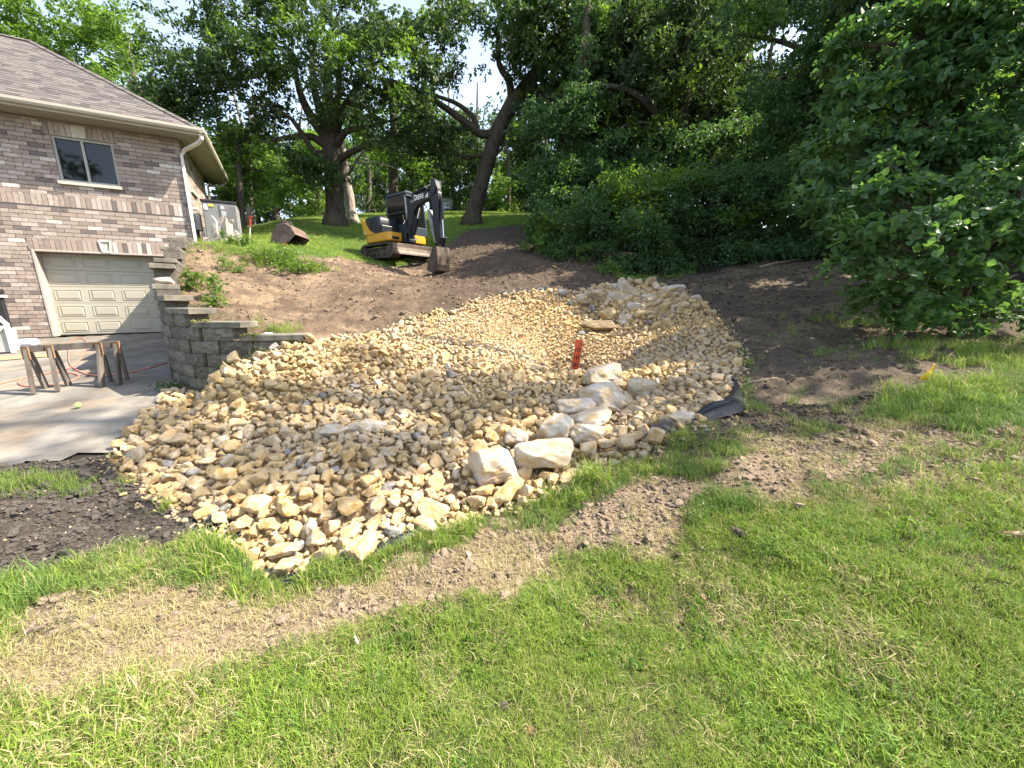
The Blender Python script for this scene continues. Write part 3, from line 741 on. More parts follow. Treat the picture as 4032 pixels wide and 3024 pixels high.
def scatter_grass():
    # near lawn, spacing grows with the distance
    P_ = []
    for (x0, x1, y0, y1, n) in ((-3.2, 3.4, .55, 1.5, 14000), (-5, 5.5, 1.5, 2.4, 15500), (-6.5, 6.5, 2.4, 3.6, 15000), (-9, 8, 3.6, 6, 7000), (-4, 4, -1.5, .55, 2500)):
        x = np.random.uniform(x0, x1, n); y = np.random.uniform(y0, y1, n); P_.append(np.stack([x, y], 1))
    xy = np.concatenate(P_); x, y = xy[:, 0], xy[:, 1]
    fl, up, rt, st, pl, wd = classes(x, y); dr = sdf(DRIVE, x, y)
    n1 = fbm(x * 2.2, y * 2.2, 3, 101)
    bare = np.clip(fl + up + rt, 0, 1)
    # a green wisp at the corner of the drive
    wisp = np.exp(-(((x + 4.1) / .55) ** 2 + ((y - 2.98) / .12) ** 2)) * 1.1
    dens = np.clip(1 - bare * 1.03 - st * np.where(x > 2.0, .82, 1.02), .0, 1)
    dens = np.maximum(dens, wisp * .8) * (sdf(PILEP, x, y) < -.035) * (dr < 0) * (1 - wd * .8)
    dens = np.maximum(dens, rt * .20 * (fbm(x * 1.6, y * 1.6, 3, 222) > .06) * (pl < .2) * (y < 6.5))
    dens = dens * np.clip(1.0 + 1.0 * n1, .45, 1)
    k = np.random.rand(len(x)) < dens
    gx, gy, gst = x[k], y[k], st[k]
    z = Hd(gx, gy); n = len(gx)
    idx = np.random.randint(0, 6, n)
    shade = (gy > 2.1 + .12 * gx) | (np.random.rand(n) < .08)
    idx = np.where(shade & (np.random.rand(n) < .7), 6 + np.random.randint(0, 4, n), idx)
    patch = fbm(gx * 1.3 + 9, gy * 1.3, 3, 7)
    idx = np.where((patch + np.random.uniform(-.25, .25, n)) > .36, 10 + np.random.randint(0, 4, n), idx)
    dsoil = sdf(SOIL_FL, gx, gy); dpile = -sdf(PILEP, gx, gy)
    longer = (((np.abs(dsoil) < .18) & (np.random.rand(n) < .05)) | ((dpile < .22) & (np.random.rand(n) < .22)))
    idx = np.where(longer, 18 + np.random.randint(0, 4, n), idx)
    sc = np.random.uniform(.7, 1.35, n) * np.where(idx >= 18, .8, 1) * (1 + .9 * fbm(gx * 1.7, gy * 1.7, 3, 202))
    tilt = .22
    rot = np.stack([np.random.uniform(-tilt, tilt, n) - .10, np.random.uniform(-tilt, tilt, n) - .12, np.random.uniform(0, 6.28, n)], 1)
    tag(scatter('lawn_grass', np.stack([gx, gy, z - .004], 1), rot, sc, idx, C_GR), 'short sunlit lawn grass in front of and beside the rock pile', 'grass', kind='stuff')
    # straw
    ds = np.clip(st * .9 + rt * .42 + .10 * (1 - bare), 0, 1) * (pl < .35) * (dr < 0)
    ds = ds * np.clip(.8 + 1.6 * fbm(x * 2.4, y * 2.4, 3, 131), .15, 1)
    ds = ds * np.where(st > .5, .6, .8); k = np.random.rand(len(x)) < ds; sx, sy = x[k], y[k]; n = len(sx)
    idx = np.where(np.random.rand(n) < .68, 14 + np.random.randint(0, 4, n), 10 + np.random.randint(0, 4, n))
    tag(scatter('dead_grass_litter', np.stack([sx, sy, Hd(sx, sy)], 1), rrot(n, .12), np.random.uniform(.6, 1.25, n), idx, C_GR), 'dead straw coloured grass lying on the worn strip and bare soil', 'dead grass', kind='stuff')
    # far lawn and thin growth on the right soil
    n = 42000; x = np.random.uniform(-13, 6, n); y = np.random.uniform(9.5, 30, n)
    fl, up, rt, st, pl, wd = classes(x, y)
    dens = np.clip(1 - up * 1.05 - wd - rt, 0, 1) * (pl < .1) * (sdf(DRIVE, x, y) < -.2)
    inh = ((x - CORNER.x) * WS.x + (y - CORNER.y) * WS.y < .2)
    k = (np.random.rand(n) < dens) & ~inh; x, y = x[k], y[k]; n = len(x)
    tag(scatter('upper_lawn_grass', np.stack([x, y, Hd(x, y)], 1), rrot(n, .15), np.random.uniform(.6, 1.1, n), 22 + np.random.randint(0, 3, n), C_GR), 'mown lawn grass on the upper slope behind the excavator', 'grass', kind='stuff')
scatter_grass()

# ------------------------------------------------------------------ foliage
def leaf_mat(name, c1, c2, c3, tr=.42, rough=.5, trc=1.9):
    m = mat(name, rough, spec=.35); t = NT(m)
    f = t.noise(t.pos(), .55, 3, .6); rn = t.rnd()
    base = t.mix(rn, c1, c2); base = t.mix(t.ramp(f, [(.4, (0, 0, 0)), (.62, (1, 1, 1))]), base, c3)
    lf = t.attr('leaf'); base = t.mix(t.math('MULTIPLY', lf, .55), base, t.mix(.5, c2, (.17, .24, .05)))
    t.base(base)
    out = t.t.nodes['Material Output']; tl = t.n('ShaderNodeBsdfTranslucent')
    t.l(t.mix(1.0, base, (trc, trc * 1.05, .9), 'MULTIPLY'), tl.inputs[0])
    mx = t.n('ShaderNodeMixShader'); mx.inputs[0].default_value = tr
    t.l(t.b.outputs[0], mx.inputs[1]); t.l(tl.outputs[0], mx.inputs[2]); t.l(mx.outputs[0], out.inputs[0])
    return m
ML_OAK = leaf_mat('oak_leaf', (.026, .058, .022), (.042, .080, .026), (.034, .064, .032), .30)
ML_BRI = leaf_mat('sunlit_maple_leaf', (.080, .145, .026), (.115, .190, .032), (.095, .170, .030), .42)
ML_SHR = leaf_mat('honeysuckle_leaf', (.038, .092, .036), (.056, .122, .046), (.048, .108, .046), .34)
ML_LOB = leaf_mat('lobed_leaf', (.040, .100, .038), (.058, .128, .048), (.052, .115, .050), .34)
ML_BIG = leaf_mat('mulberry_leaf', (.046, .112, .042), (.068, .145, .052), (.085, .155, .060), .36)
def leaf_clump(name, seed, n, ll, lw, spread, m, shape=0, droop=.3, zsq=.75):
    rs = np.random.RandomState(seed); V = []; Fc = []; A = []
    nt_ = max(2, n // 6); tw = []
    for i in range(nt_):
        d = rs.normal(size=3); d /= np.linalg.norm(d); d[2] *= .6; tw.append(d)
    for i in range(n):
        d = tw[i % nt_]; t_ = rs.uniform(.15, 1.0); c = d * spread * t_ + rs.normal(size=3) * spread * .10; c[2] = c[2] * zsq - droop * spread * t_ * t_
        ax = d * .6 + rs.normal(size=3) * .7; ax[2] -= droop; ax /= np.linalg.norm(ax)
        up = np.array([0, 0, 1.]) + rs.normal(size=3) * .55; sd_ = np.cross(ax, up); sd_ /= np.linalg.norm(sd_) + 1e-6; nn = np.cross(sd_, ax)
        L = ll * rs.uniform(.7, 1.2); W = lw * rs.uniform(.75, 1.15) / 2; k = len(V)
        if shape == 0:
            V += [c, c + ax * L * .45 + sd_ * W + nn * W * .35, c + ax * L, c + ax * L * .45 - sd_ * W + nn * W * .35]
            Fc += [(k, k + 1, k + 2), (k, k + 2, k + 3)]; A += [rs.rand()] * 4
        else:
            prof = [(0, .0), (.06, .62), (.32, 1.0), (.62, .80), (1.0, 0)]
            mid = [c + ax * L * a - nn * W * .10 * (a * 2) for a, b in prof]
            V += mid[:1] + mid[2:3] + mid[4:]
            for a, b in prof[1:4]: V.append(c + ax * L * a + sd_ * W * b + nn * W * (.28 - a * .35))
            for a, b in prof[1:4]: V.append(c + ax * L * a - sd_ * W * b + nn * W * (.28 - a * .35))
            Fc += [(k, k + 3, k + 4, k + 1), (k + 1, k + 4, k + 5, k + 2), (k, k + 1, k + 7, k + 6), (k + 1, k + 2, k + 8, k + 7)]; A += [rs.rand()] * 9
    me = bpy.data.meshes.new(name); me.from_pydata([tuple(v) for v in V], [], Fc)
    at = me.attributes.new('leaf', 'FLOAT', 'POINT'); at.data.foreach_set('value', A)
    me.materials.append(m); me.update(); return me
LC = {}
LC['oak'] = (proto_collection('oak_sprays', [leaf_clump('oak_spray', i, 26, .15, .085, .36, ML_OAK) for i in range(6)]), 26 * .15 * .085 * .5)
LC['bright'] = (proto_collection('bright_sprays', [leaf_clump('bright_spray', 20 + i, 26, .15, .095, .38, ML_BRI) for i in range(6)]), 26 * .15 * .095 * .5)
LC['shrub'] = (proto_collection('shrub_sprays', [leaf_clump('shrub_spray', 40 + i, 30, .085, .045, .26, ML_SHR, 0, .45) for i in range(6)]), 30 * .085 * .045 * .5)
LC['big'] = (proto_collection('big_leaf_sprays', [leaf_clump('big_leaf_spray', 60 + i, 14, .115, .095, .24, ML_BIG, 1, .5) for i in range(6)]), 14 * .115 * .095 * .7)
LC['bigd'] = (proto_collection('lobed_leaf_sprays', [leaf_clump('lobed_leaf_spray', 80 + i, 22, .12, .075, .28, ML_LOB, 0, .4) for i in range(6)]), 22 * .12 * .075 * .5)

def bark_mat(name, c1, c2):
    m = mat(name, .95, spec=.1); t = NT(m); v = t.coord('Object')
    f = t.noise(v, 9, 6, .7, (1, 1, .22)); f2 = t.noise(v, 1.2, 4)
    c = t.ramp(f, [(.33, c1), (.66, c2)]); c = t.mix(t.math('MULTIPLY', t.ramp(f2, [(.45, (0, 0, 0)), (.7, (1, 1, 1))]), .5), c, (.10, .115, .06))
    t.base(c); t.bump(f, 1.0, .06); return m
MB_DARK = bark_mat('dark_bark', (.035, .028, .022), (.125, .10, .078))
MB_GREY = bark_mat('grey_bark', (.07, .058, .048), (.21, .18, .15))
MB_PALE = bark_mat('pale_dead_bark', (.20, .165, .135), (.45, .39, .33))

def curve_pts(a, b, sag=.1, n=6, rs=random, wob=.04):
    a, b = Vector(a), Vector(b); L = (b - a).length; out = []
    off = Vector((rs.uniform(-1, 1), rs.uniform(-1, 1), rs.uniform(-.2, 1))) * L * sag
    for i in range(n + 1):
        t = i / n; p = a.lerp(b, t) + off * 4 * t * (1 - t)
        if 0 < i < n: p += Vector((rs.uniform(-1, 1), rs.uniform(-1, 1), rs.uniform(-1, 1))) * L * wob
        out.append(p)
    return out
def smooth_path(pts, rad, sub=4):
    """Catmull-Rom through the points"""
    P_ = [Vector(p) for p in pts]; out = []; ro = []
    for i in range(len(P_) - 1):
        p0 = P_[max(i - 1, 0)]; p1 = P_[i]; p2 = P_[i + 1]; p3 = P_[min(i + 2, len(P_) - 1)]
        for k in range(sub):
            t = k / sub
            out.append(.5 * ((2 * p1) + (p2 - p0) * t + (2 * p0 - 5 * p1 + 4 * p2 - p3) * t * t + (3 * p1 - p0 - 3 * p2 + p3) * t ** 3)); ro.append(rad[i] * (1 - t) + rad[i + 1] * t)
    out.append(P_[-1]); ro.append(rad[-1]); return out, ro
def blob_points(c, r, n, seed, hole=.0, f=1.3):
    rs = np.random.RandomState(seed); m = int(n * 2.6) + 10
    d = rs.normal(size=(m, 3)); d /= np.linalg.norm(d, axis=1)[:, None]
    rad = rs.uniform(.15, 1, m) ** .45
    p = d * rad[:, None]
    lump = vn3(d * 2.1 + seed * 1.7, seed) * .5
    p = p * (1 + lump[:, None])
    wpt = p * np.array(r) + np.array(c)
    nz = vn3(wpt * f / max(.3, 1) + 11, 5)
    key = nz + rs.uniform(-.10, .10, m)
    k = np.argsort(-key)[:int(n)] if hole > 0 else rs.permutation(m)[:int(n)]
    return wpt[k]
TREE_N = [0]
def tree(name, label, cat, base, trunk, tr, limbs=(), blobs=(), kind='oak', bark=MB_DARK, scale=1.0, group=None, od=2.6, auto=True, hole=1, twigs=True, crown_name='crown', seg=10):
    """trunk: world points; limbs: [(world points, radii)]; blobs: [(world centre, (rx, ry, rz), od factor)]"""
    TREE_N[0] += 1; sd_ = TREE_N[0] * 13 + 5; rnd_ = random.Random(sd_)
    base = Vector(base); root = empty(name, base, 0, label, cat, group)
    b = MB(); loc = lambda p: Vector(p) - base
    if trunk:
        pts, rr = smooth_path([loc(p) for p in trunk], tr, 4)
        rr = [r * (1 + .06 * math.sin(i * 1.7 + sd_)) for i, r in enumerate(rr)]
        if tr[0] > .12: rr[0] *= 1.5; rr[1] *= 1.2; pts[0].z -= .2
        b.tube(pts, rr, seg)
        lw = [(p, r) for p, r in zip(pts, rr)]
    else: lw = [(Vector((0, 0, 0)), .05)]
    for (lp, lr) in limbs:
        pts, rr = smooth_path([loc(p) for p in lp], lr, 3); b.tube(pts, rr, 7); lw += [(p, r) for p, r in zip(pts, rr)]
    coll, area = LC[kind]; allp = []
    for bi, bl in enumerate(blobs):
        c, r = loc(bl[0]), bl[1]; f = bl[2] if len(bl) > 2 else 1
        n = int(od * f * math.pi * r[0] * r[2] / (area * scale * scale) * .8) + 4
        allp.append(blob_points(tuple(c), r, n, sd_ + bi * 7, hole))
        if auto:
            cand = [(p, r_) for p, r_ in lw if p.z < c.z + .2] or lw
            p0, r0 = min(cand, key=lambda q_: (q_[0] - c).length + .3 * abs(q_[0].z - c.z) - q_[1] * 2)
            L = (c - p0).length
            br = min(r0 * .6, .022 * L + .01)
            cp = curve_pts(p0, c, .12, 6, rnd_); b.tube(cp, [br * (1 - .7 * i / 6) for i in range(7)], 6)
            if twigs:
                for k in range(5):
                    e = c + Vector((rnd_.uniform(-1, 1) * r[0], rnd_.uniform(-1, 1) * r[1], rnd_.uniform(-.6, 1) * r[2])) * .85
                    s0 = cp[rnd_.choice((3, 4, 5, 6))]
                    b.tube(curve_pts(s0, e, .12, 4, rnd_, .05), [br * .45, br * .36, br * .27, br * .18, br * .08], 4, cap=False)
    if b.v: b.build('trunk', bark, root, smooth=True)
    if allp:
        A = np.concatenate(allp); n = len(A)
        sz_ = np.random.uniform(.7, 1.4, n) * scale; ro_ = rrot(n, .7); ix_ = np.random.randint(0, 6, n); backlit = np.zeros(n, bool)
        if kind != 'bright': backlit = (vn3((A + np.array(base)) * .95 + 3, 77) + np.random.uniform(-.12, .12, n)) > .25  # lighter clumps: the look of backlit leaves put into the leaf colour
        for msk, nm_, cl_, f_ in ((~backlit, crown_name, coll, 1.0), (backlit, 'backlit_tint_leaves', LC['bright'][0], {'shrub': .55, 'big': .55, 'bigd': .7}.get(kind, .9))):
            if msk.sum():
                o = scatter(nm_, A[msk], ro_[msk], sz_[msk] * f_, ix_[msk], cl_, root); o['kind'] = 'stuff'
    return root
def B(px, py, Y, rpx, rypx=None, ry=None, f=1.0):
    c = P(px, py, Y); dep = Y * 1.02; rx = rpx * dep / F; rz = (rypx or rpx * .8) * dep / F
    return (c, (rx, ry or rx * .8, rz), f)
def G(px, py, Y):
    p = P(px, py, Y); p.z = float(Hs(p.x, p.y)); return p

# --- the big oak behind the house
tree('oak_tree', 'large dark spreading oak with radiating limbs behind the parked excavator', 'tree', G(1320, 888, 19),
     [G(1320, 888, 19), P(1318, 780, 19), P(1312, 660, 19), P(1305, 560, 19), P(1300, 470, 19), P(1290, 330, 19), P(1285, 150, 19)], [.46, .40, .40, .42, .28, .18, .08],
     [([P(1310, 600, 19), P(1230, 540, 18.6), P(1120, 545, 18), P(1000, 565, 17.5)], [.20, .15, .10, .04]),
      ([P(1300, 560, 19), P(1230, 470, 18.7), P(1180, 360, 18.2), P(1150, 200, 18)], [.26, .20, .14, .07]),
      ([P(1295, 520, 19), P(1250, 400, 19.4), P(1230, 280, 19.6), P(1250, 100, 20)], [.22, .18, .12, .06]),
      ([P(1310, 540, 19), P(1350, 440, 18.8), P(1410, 340, 18.4), P(1480, 250, 18)], [.24, .18, .12, .05]),
      ([P(1315, 590, 19), P(1360, 520, 18.6), P(1440, 500, 18.2), P(1560, 470, 17.8)], [.20, .14, .09, .04]),
      ([P(1318, 640, 19), P(1400, 590, 18.6), P(1500, 550, 18), P(1620, 520, 17.5)], [.17, .12, .08, .03]),
      ([P(1310, 590, 19), P(1240, 600, 18.4), P(1150, 470, 18), P(1060, 420, 17.6)], [.18, .13, .09, .04]),
      ([P(1300, 500, 19), P(1330, 380, 19.2), P(1340, 250, 19.4), P(1380, 100, 19.6)], [.20, .14, .10, .05])],
     [B(620, 330, 17, 120), B(760, 150, 18, 170, 120), B(800, 330, 17, 150, 110), B(950, 80, 18, 170, 110), B(960, 260, 17, 160, 110), B(780, 460, 18, 130, 80, f=.8), B(950, 430, 18, 150, 80),
      B(1130, 60, 18, 160, 100), B(1140, 210, 17, 160, 110), B(1120, 370, 17.5, 150, 90), B(1330, 70, 18, 170, 110), B(1350, 220, 17, 170, 110), B(1330, 370, 17.5, 150, 70, f=.6),
      B(1520, 90, 18, 170, 120), B(1550, 260, 17, 170, 110), B(1500, 400, 17, 160, 80, f=.9), B(1680, 130, 18.5, 120, 110), B(1700, 300, 17.5, 120, 100, f=.9), B(1650, 430, 17, 120, 70), B(1550, 520, 17, 110, 60, f=.8),
      B(1010, 540, 17.5, 120, 50, f=.7), B(1230, 620, 18, 95, 60, f=1.3), B(1290, 690, 18, 90, 50, f=1.3), B(880, 560, 18.5, 110, 60, f=.8), B(640, 480, 19, 110, 60, f=.8)], 'oak', MB_DARK, 1.0, od=3.0, seg=14)
# --- leaning tree
tree('leaning_tree', 'tall leaning tree with a crooked limb reaching left above the lawn', 'tree', G(1855, 888, 20),
     [G(1855, 888, 20), P(1880, 780, 20), P(1910, 670, 20), P(1955, 530, 20), P(2010, 420, 20), P(2100, 300, 20), P(2200, 210, 19.5), P(2330, 120, 19), P(2450, 60, 18.5)], [.42, .36, .34, .36, .31, .27, .22, .17, .12],
     [([P(1960, 520, 20), P(1900, 530, 19.8), P(1862, 505, 19.6), P(1790, 450, 19.3), P(1690, 385, 19), P(1560, 325, 18.5), P(1430, 300, 18)], [.20, .19, .19, .15, .12, .09, .04]),
      ([P(1880, 520, 19.7), P(1865, 465, 19.8), P(1810, 415, 19.8), P(1740, 385, 19.5), P(1640, 360, 19)], [.14, .12, .10, .08, .03]),
      ([P(2015, 410, 20), P(2005, 320, 19.8), P(1965, 255, 19.6), P(1962, 130, 19.5), P(1968, -60, 19.4)], [.20, .17, .12, .09, .06]),
      ([P(1912, 660, 20), P(1965, 600, 19.7), P(1990, 560, 19.5)], [.07, .05, .02])],
     [B(1860, 70, 19, 110, 80, f=.7), B(2000, 60, 19, 130, 90), B(2000, 190, 19, 110, 70, f=.55), B(2140, 100, 19, 140, 90), B(2280, 60, 18.5, 130, 100), B(2060, 300, 19.6, 80, 60, f=.5), B(1640, 520, 18.7, 110, 70), B(1700, 600, 19, 90, 60),
      B(1590, 600, 19.5, 90, 60, f=.8), B(1780, 500, 19.5, 60, 60, f=.5), B(1800, 330, 19.5, 60, 50, f=.45), B(2200, 230, 19, 90, 60, f=.6), B(1740, 40, 20, 100, 80, f=.8)], 'oak', MB_DARK, 1.0, od=2.8, seg=14)
# --- pale dead trunk
tree('dead_tree', 'pale bare dead tree standing right behind the large oak trunk', 'tree', G(1388, 872, 20.5),
     [G(1388, 872, 20.5), P(1378, 790, 20.5), P(1362, 700, 20.5), P(1352, 620, 20.5), P(1345, 520, 20.5)], [.27, .22, .22, .18, .08],
     [([P(1368, 700, 20.5), P(1400, 640, 20.3), P(1440, 590, 20), P(1500, 560, 19.6)], [.09, .06, .04, .02]),
      ([P(1372, 740, 20.5), P(1340, 700, 20.6), P(1330, 640, 20.6)], [.10, .06, .03]),
      ([P(1400, 640, 20.3), P(1500, 645, 19.5), P(1570, 670, 19), P(1620, 720, 18.6)], [.05, .035, .025, .01])], [], 'oak', MB_PALE)
tree('slim_tree', 'slim ivy dark trunk rising right behind the excavator cab', 'tree', G(1550, 850, 24),
     [G(1550, 850, 24), P(1548, 700, 24), P(1555, 560, 24), P(1540, 400, 24)], [.32, .26, .22, .15], [],
     [B(1450, 470, 24, 120, 70), B(1600, 420, 24, 130, 80), B(1530, 620, 24, 60, 70, f=.8), B(1400, 600, 25, 100, 60, f=.8), B(1660, 620, 24, 80, 60, f=.8)], 'bright', MB_DARK, 1.1, od=2.4)
# --- ivy covered tree
tree('ivy_covered_tree', 'tall trunk wrapped in a thick column of vine leaves right of the leaning tree', 'tree', G(2200, 960, 16.5),
     [G(2200, 960, 16.5), P(2195, 800, 16.5), P(2210, 600, 16.5), P(2285, 380, 16.5), P(2305, 200, 16.5), P(2312, -60, 16.5)], [.26, .24, .22, .20, .18, .12], [],
     [B(2160, 440, 16, 80, 70), B(2230, 400, 16, 100, 80), B(2160, 560, 16, 110, 90), B(2270, 540, 16, 100, 90), B(2150, 700, 16, 110, 90), B(2270, 690, 16, 110, 90), B(2120, 800, 16, 80, 70, f=.8),
      B(2200, 830, 15.5, 120, 80), B(2300, 330, 16, 80, 60), B(2290, 200, 16.3, 60, 70, f=.7), B(2320, 60, 16.3, 70, 70)], 'shrub', MB_DARK, 1.25, od=2.8)
# --- tall tree in the middle of the woods
tree('forked_tree', 'tall forked tree in the woods with a bare limb angled up to the left', 'tree', G(2680, 1000, 18),
     [G(2680, 1000, 18), P(2678, 700, 18), P(2690, 540, 18), P(2700, 300, 18), P(2705, 100, 18), P(2710, -80, 18)], [.36, .32, .27, .22, .18, .12],
     [([P(2670, 640, 18), P(2610, 500, 17.5), P(2560, 420, 17), P(2470, 355, 16.6), P(2340, 330, 16.2)], [.20, .18, .15, .12, .05]),
      ([P(2600, 500, 17.4), P(2500, 480, 17), P(2420, 520, 16.6)], [.09, .06, .03])],
     [B(2450, 60, 17, 140, 90), B(2620, 50, 17, 150, 90), B(2800, 60, 17, 150, 100), B(2500, 200, 16.8, 130, 90), B(2660, 210, 16.8, 140, 90), B(2820, 220, 16.8, 130, 90), B(2440, 420, 17, 110, 60, f=.8), B(2600, 370, 16.5, 120, 70, f=.8),
      B(2760, 370, 16.8, 140, 80), B(2740, 510, 16.8, 130, 80), B(2560, 560, 17, 110, 70), B(2440, 560, 17.5, 100, 60), B(2850, 450, 17, 90, 70)], 'oak', MB_DARK, 1.0, od=2.8, seg=12)
tree('shaded_tree', 'dark tree left of the near leafy tree with a long bare side limb', 'tree', G(3430, 980, 13),
     [G(3430, 980, 13), P(3425, 700, 13), P(3450, 450, 13), P(3430, 200, 13), P(3400, -100, 13)], [.24, .21, .18, .15, .10],
     [([P(3440, 330, 13), P(3250, 240, 13.4), P(3080, 165, 14), P(2900, 138, 14.4)], [.10, .085, .07, .03])],
     [B(2960, 60, 14, 120, 80, f=.8), B(3100, 80, 13.5, 140, 80), B(3280, 60, 13, 150, 90), B(3460, 60, 13, 150, 90), B(3120, 250, 13.5, 140, 90), B(3290, 230, 13, 150, 90), B(3460, 250, 13, 130, 100),
      B(3020, 350, 14, 80, 70, f=.5), B(3160, 420, 13.5, 140, 90), B(3320, 420, 13, 140, 90), B(3230, 560, 13.5, 140, 70), B(3380, 600, 13, 110, 80), B(3060, 520, 14, 100, 70, f=.8)], 'shrub', MB_DARK, 1.35, od=2.7)
# --- near tree on the right
tree('near_leafy_tree', 'dense broad leaved tree with low drooping branches at the right edge of the yard', 'tree', G(3800, 1290, 6.4),
     [G(3800, 1290, 6.4), P(3790, 1000, 6.5), P(3800, 700, 6.6), P(3820, 300, 6.7), (7.9, 6.8, 9.5), (8.2, 6.8, 12)], [.16, .14, .13, .12, .09, .05],
     [([P(3780, 1150, 6.4), P(3650, 900, 6.0), P(3560, 700, 5.8)], [.07, .05, .02]), ([P(3800, 1100, 6.4), P(3950, 900, 6.0), P(4080, 600, 5.8)], [.08, .05, .02])],
     [B(3620, 120, 6.6, 170, 130), B(3820, 100, 6.4, 190, 140), B(4020, 120, 6.2, 160, 150), B(3560, 300, 6.6, 150, 110), B(3380, 420, 6.6, 130, 100), B(3330, 620, 6.5, 130, 90), B(3330, 780, 6.2, 130, 90), B(3430, 860, 5.9, 120, 80), B(3450, 560, 6.4, 130, 90), B(3420, 180, 6.8, 130, 110), B(3740, 330, 6.3, 170, 120), B(3950, 330, 6.0, 170, 120), B(3640, 500, 6.2, 160, 100),
      B(3830, 520, 6.6, 150, 90), B(4040, 520, 5.8, 130, 120), B(3640, 660, 6.2, 150, 90), B(3560, 800, 6.0, 130, 80), B(3720, 800, 6.2, 130, 80)], 'bigd', MB_DARK, 1.0, od=4.2)
tree('mulberry_bush', 'low sprawling bush with large rounded leaves hanging over the right soil bank', 'bush', G(3760, 1300, 5.6),
     [G(3760, 1300, 5.6), P(3740, 1150, 5.5), P(3700, 1000, 5.3)], [.06, .05, .03],
     [([P(3750, 1250, 5.6), P(3700, 1080, 5.0), P(3560, 980, 4.7)], [.04, .03, .01]), ([P(3770, 1250, 5.6), P(3850, 1050, 5.0), P(3980, 900, 4.7)], [.04, .03, .01])],
     [B(3450, 900, 5.0, 90, 70), B(3560, 870, 4.8, 110, 70), B(3700, 880, 4.7, 120, 70), B(3860, 850, 4.7, 130, 80), B(4020, 800, 4.6, 120, 110), B(3440, 1010, 5.0, 100, 60), B(3560, 1000, 4.7, 120, 70), B(3700, 1010, 4.6, 120, 70),
      B(3860, 1000, 4.8, 130, 80), B(4030, 980, 4.7, 110, 80), B(3480, 1110, 5.0, 90, 60), B(3600, 1130, 4.9, 110, 70), B(3560, 1210, 5.1, 90, 60), B(3300, 1045, 5.0, 60, 22, f=.9), B(3390, 950, 5.1, 80, 60), B(3360, 860, 5.3, 70, 50, f=.8), B(3640, 760, 5.4, 120, 60), B(3820, 740, 5.2, 130, 70), B(3520, 760, 5.4, 100, 60), B(3990, 680, 5.0, 120, 70), B(3420, 1150, 5.3, 90, 50), B(3860, 1250, 5.3, 130, 50), B(4030, 1260, 5.2, 110, 50), B(3760, 1080, 5.0, 130, 70), B(3820, 1150, 5.6, 130, 70), B(4000, 1180, 5.6, 110, 70), B(3650, 1240, 5.4, 100, 40, f=.8), B(3680, 1180, 5.2, 90, 60, f=.8),
      B(3960, 1120, 5.3, 120, 60, f=.8), B(3480, 640, 5.6, 70, 60, f=.8), B(3380, 780, 5.5, 60, 50, f=.8)], 'big', MB_DARK, .74, od=3.4)
# tall trees right of the frame that shade the rocks
tree('tall_edge_tree', 'tall shade tree just beyond the near leafy tree', 'tree', (11.5, 5.0, 1.9),
     [(11.5, 5.0, 1.9), (11.4, 5.0, 6), (11.2, 5.1, 10), (11, 5.1, 15), (10.8, 5.1, 19)], [.32, .27, .22, .15, .06], [],
     [((9.5, 4.3, 10), (1.5, .9, 1.3), 1), ((11.8, 4.3, 11), (1.6, 1.0, 1.5), 1), ((9.6, 5.4, 12.5), (1.6, .9, 1.3), 1), ((12, 5.6, 13.5), (1.7, 1.0, 1.5), 1), ((10.4, 4.4, 14.5), (1.6, .9, 1.3), 1),
      ((11.4, 5.4, 16.5), (1.6, 1.0, 1.4), 1), ((10.6, 4.8, 18.8), (1.5, 1.0, 1.2), 1), ((12.6, 5.0, 8.5), (1.6, 1.0, 1.3), 1), ((9.0, 3.6, 12.4), (1.3, .7, 1.1), .9), ((12.3, 4.2, 17), (1.4, .8, 1.2), .9), ((9.0, 5.5, 8.2), (1.2, .9, 1.), .8)], 'oak', MB_DARK, 1.0, od=.8)

for (x_, y_, zs) in ((12.6, 9.6, (3.6, 5.0, 6.4, 7.8)), (11.6, 7.3, (3.5, 4.8, 6.2)), (14.5, 12.2, (4.5, 6.2, 8.0, 9.8))):  # unseen trees added with low crowns to shade only the right soil
    g = Vector((x_, y_, float(Hs(x_, y_)))); tree('edge_tree', 'unseen low crowned tree added to shade the right soil', 'tree', g, [g, g + Vector((.1, 0, 2.5)), g + Vector((0, .1, zs[-1] - 1.5))], [.14, .11, .04], [],
        [((x_ + (k % 2 - .5) * .8, y_ + (k % 2 - .5) * .5, z_), (1.7, 1.0, 1.0), 1) for k, z_ in enumerate(zs)], 'bigd', MB_DARK, 1.3, 'unseen trees added to shade the right soil', od=1.5)
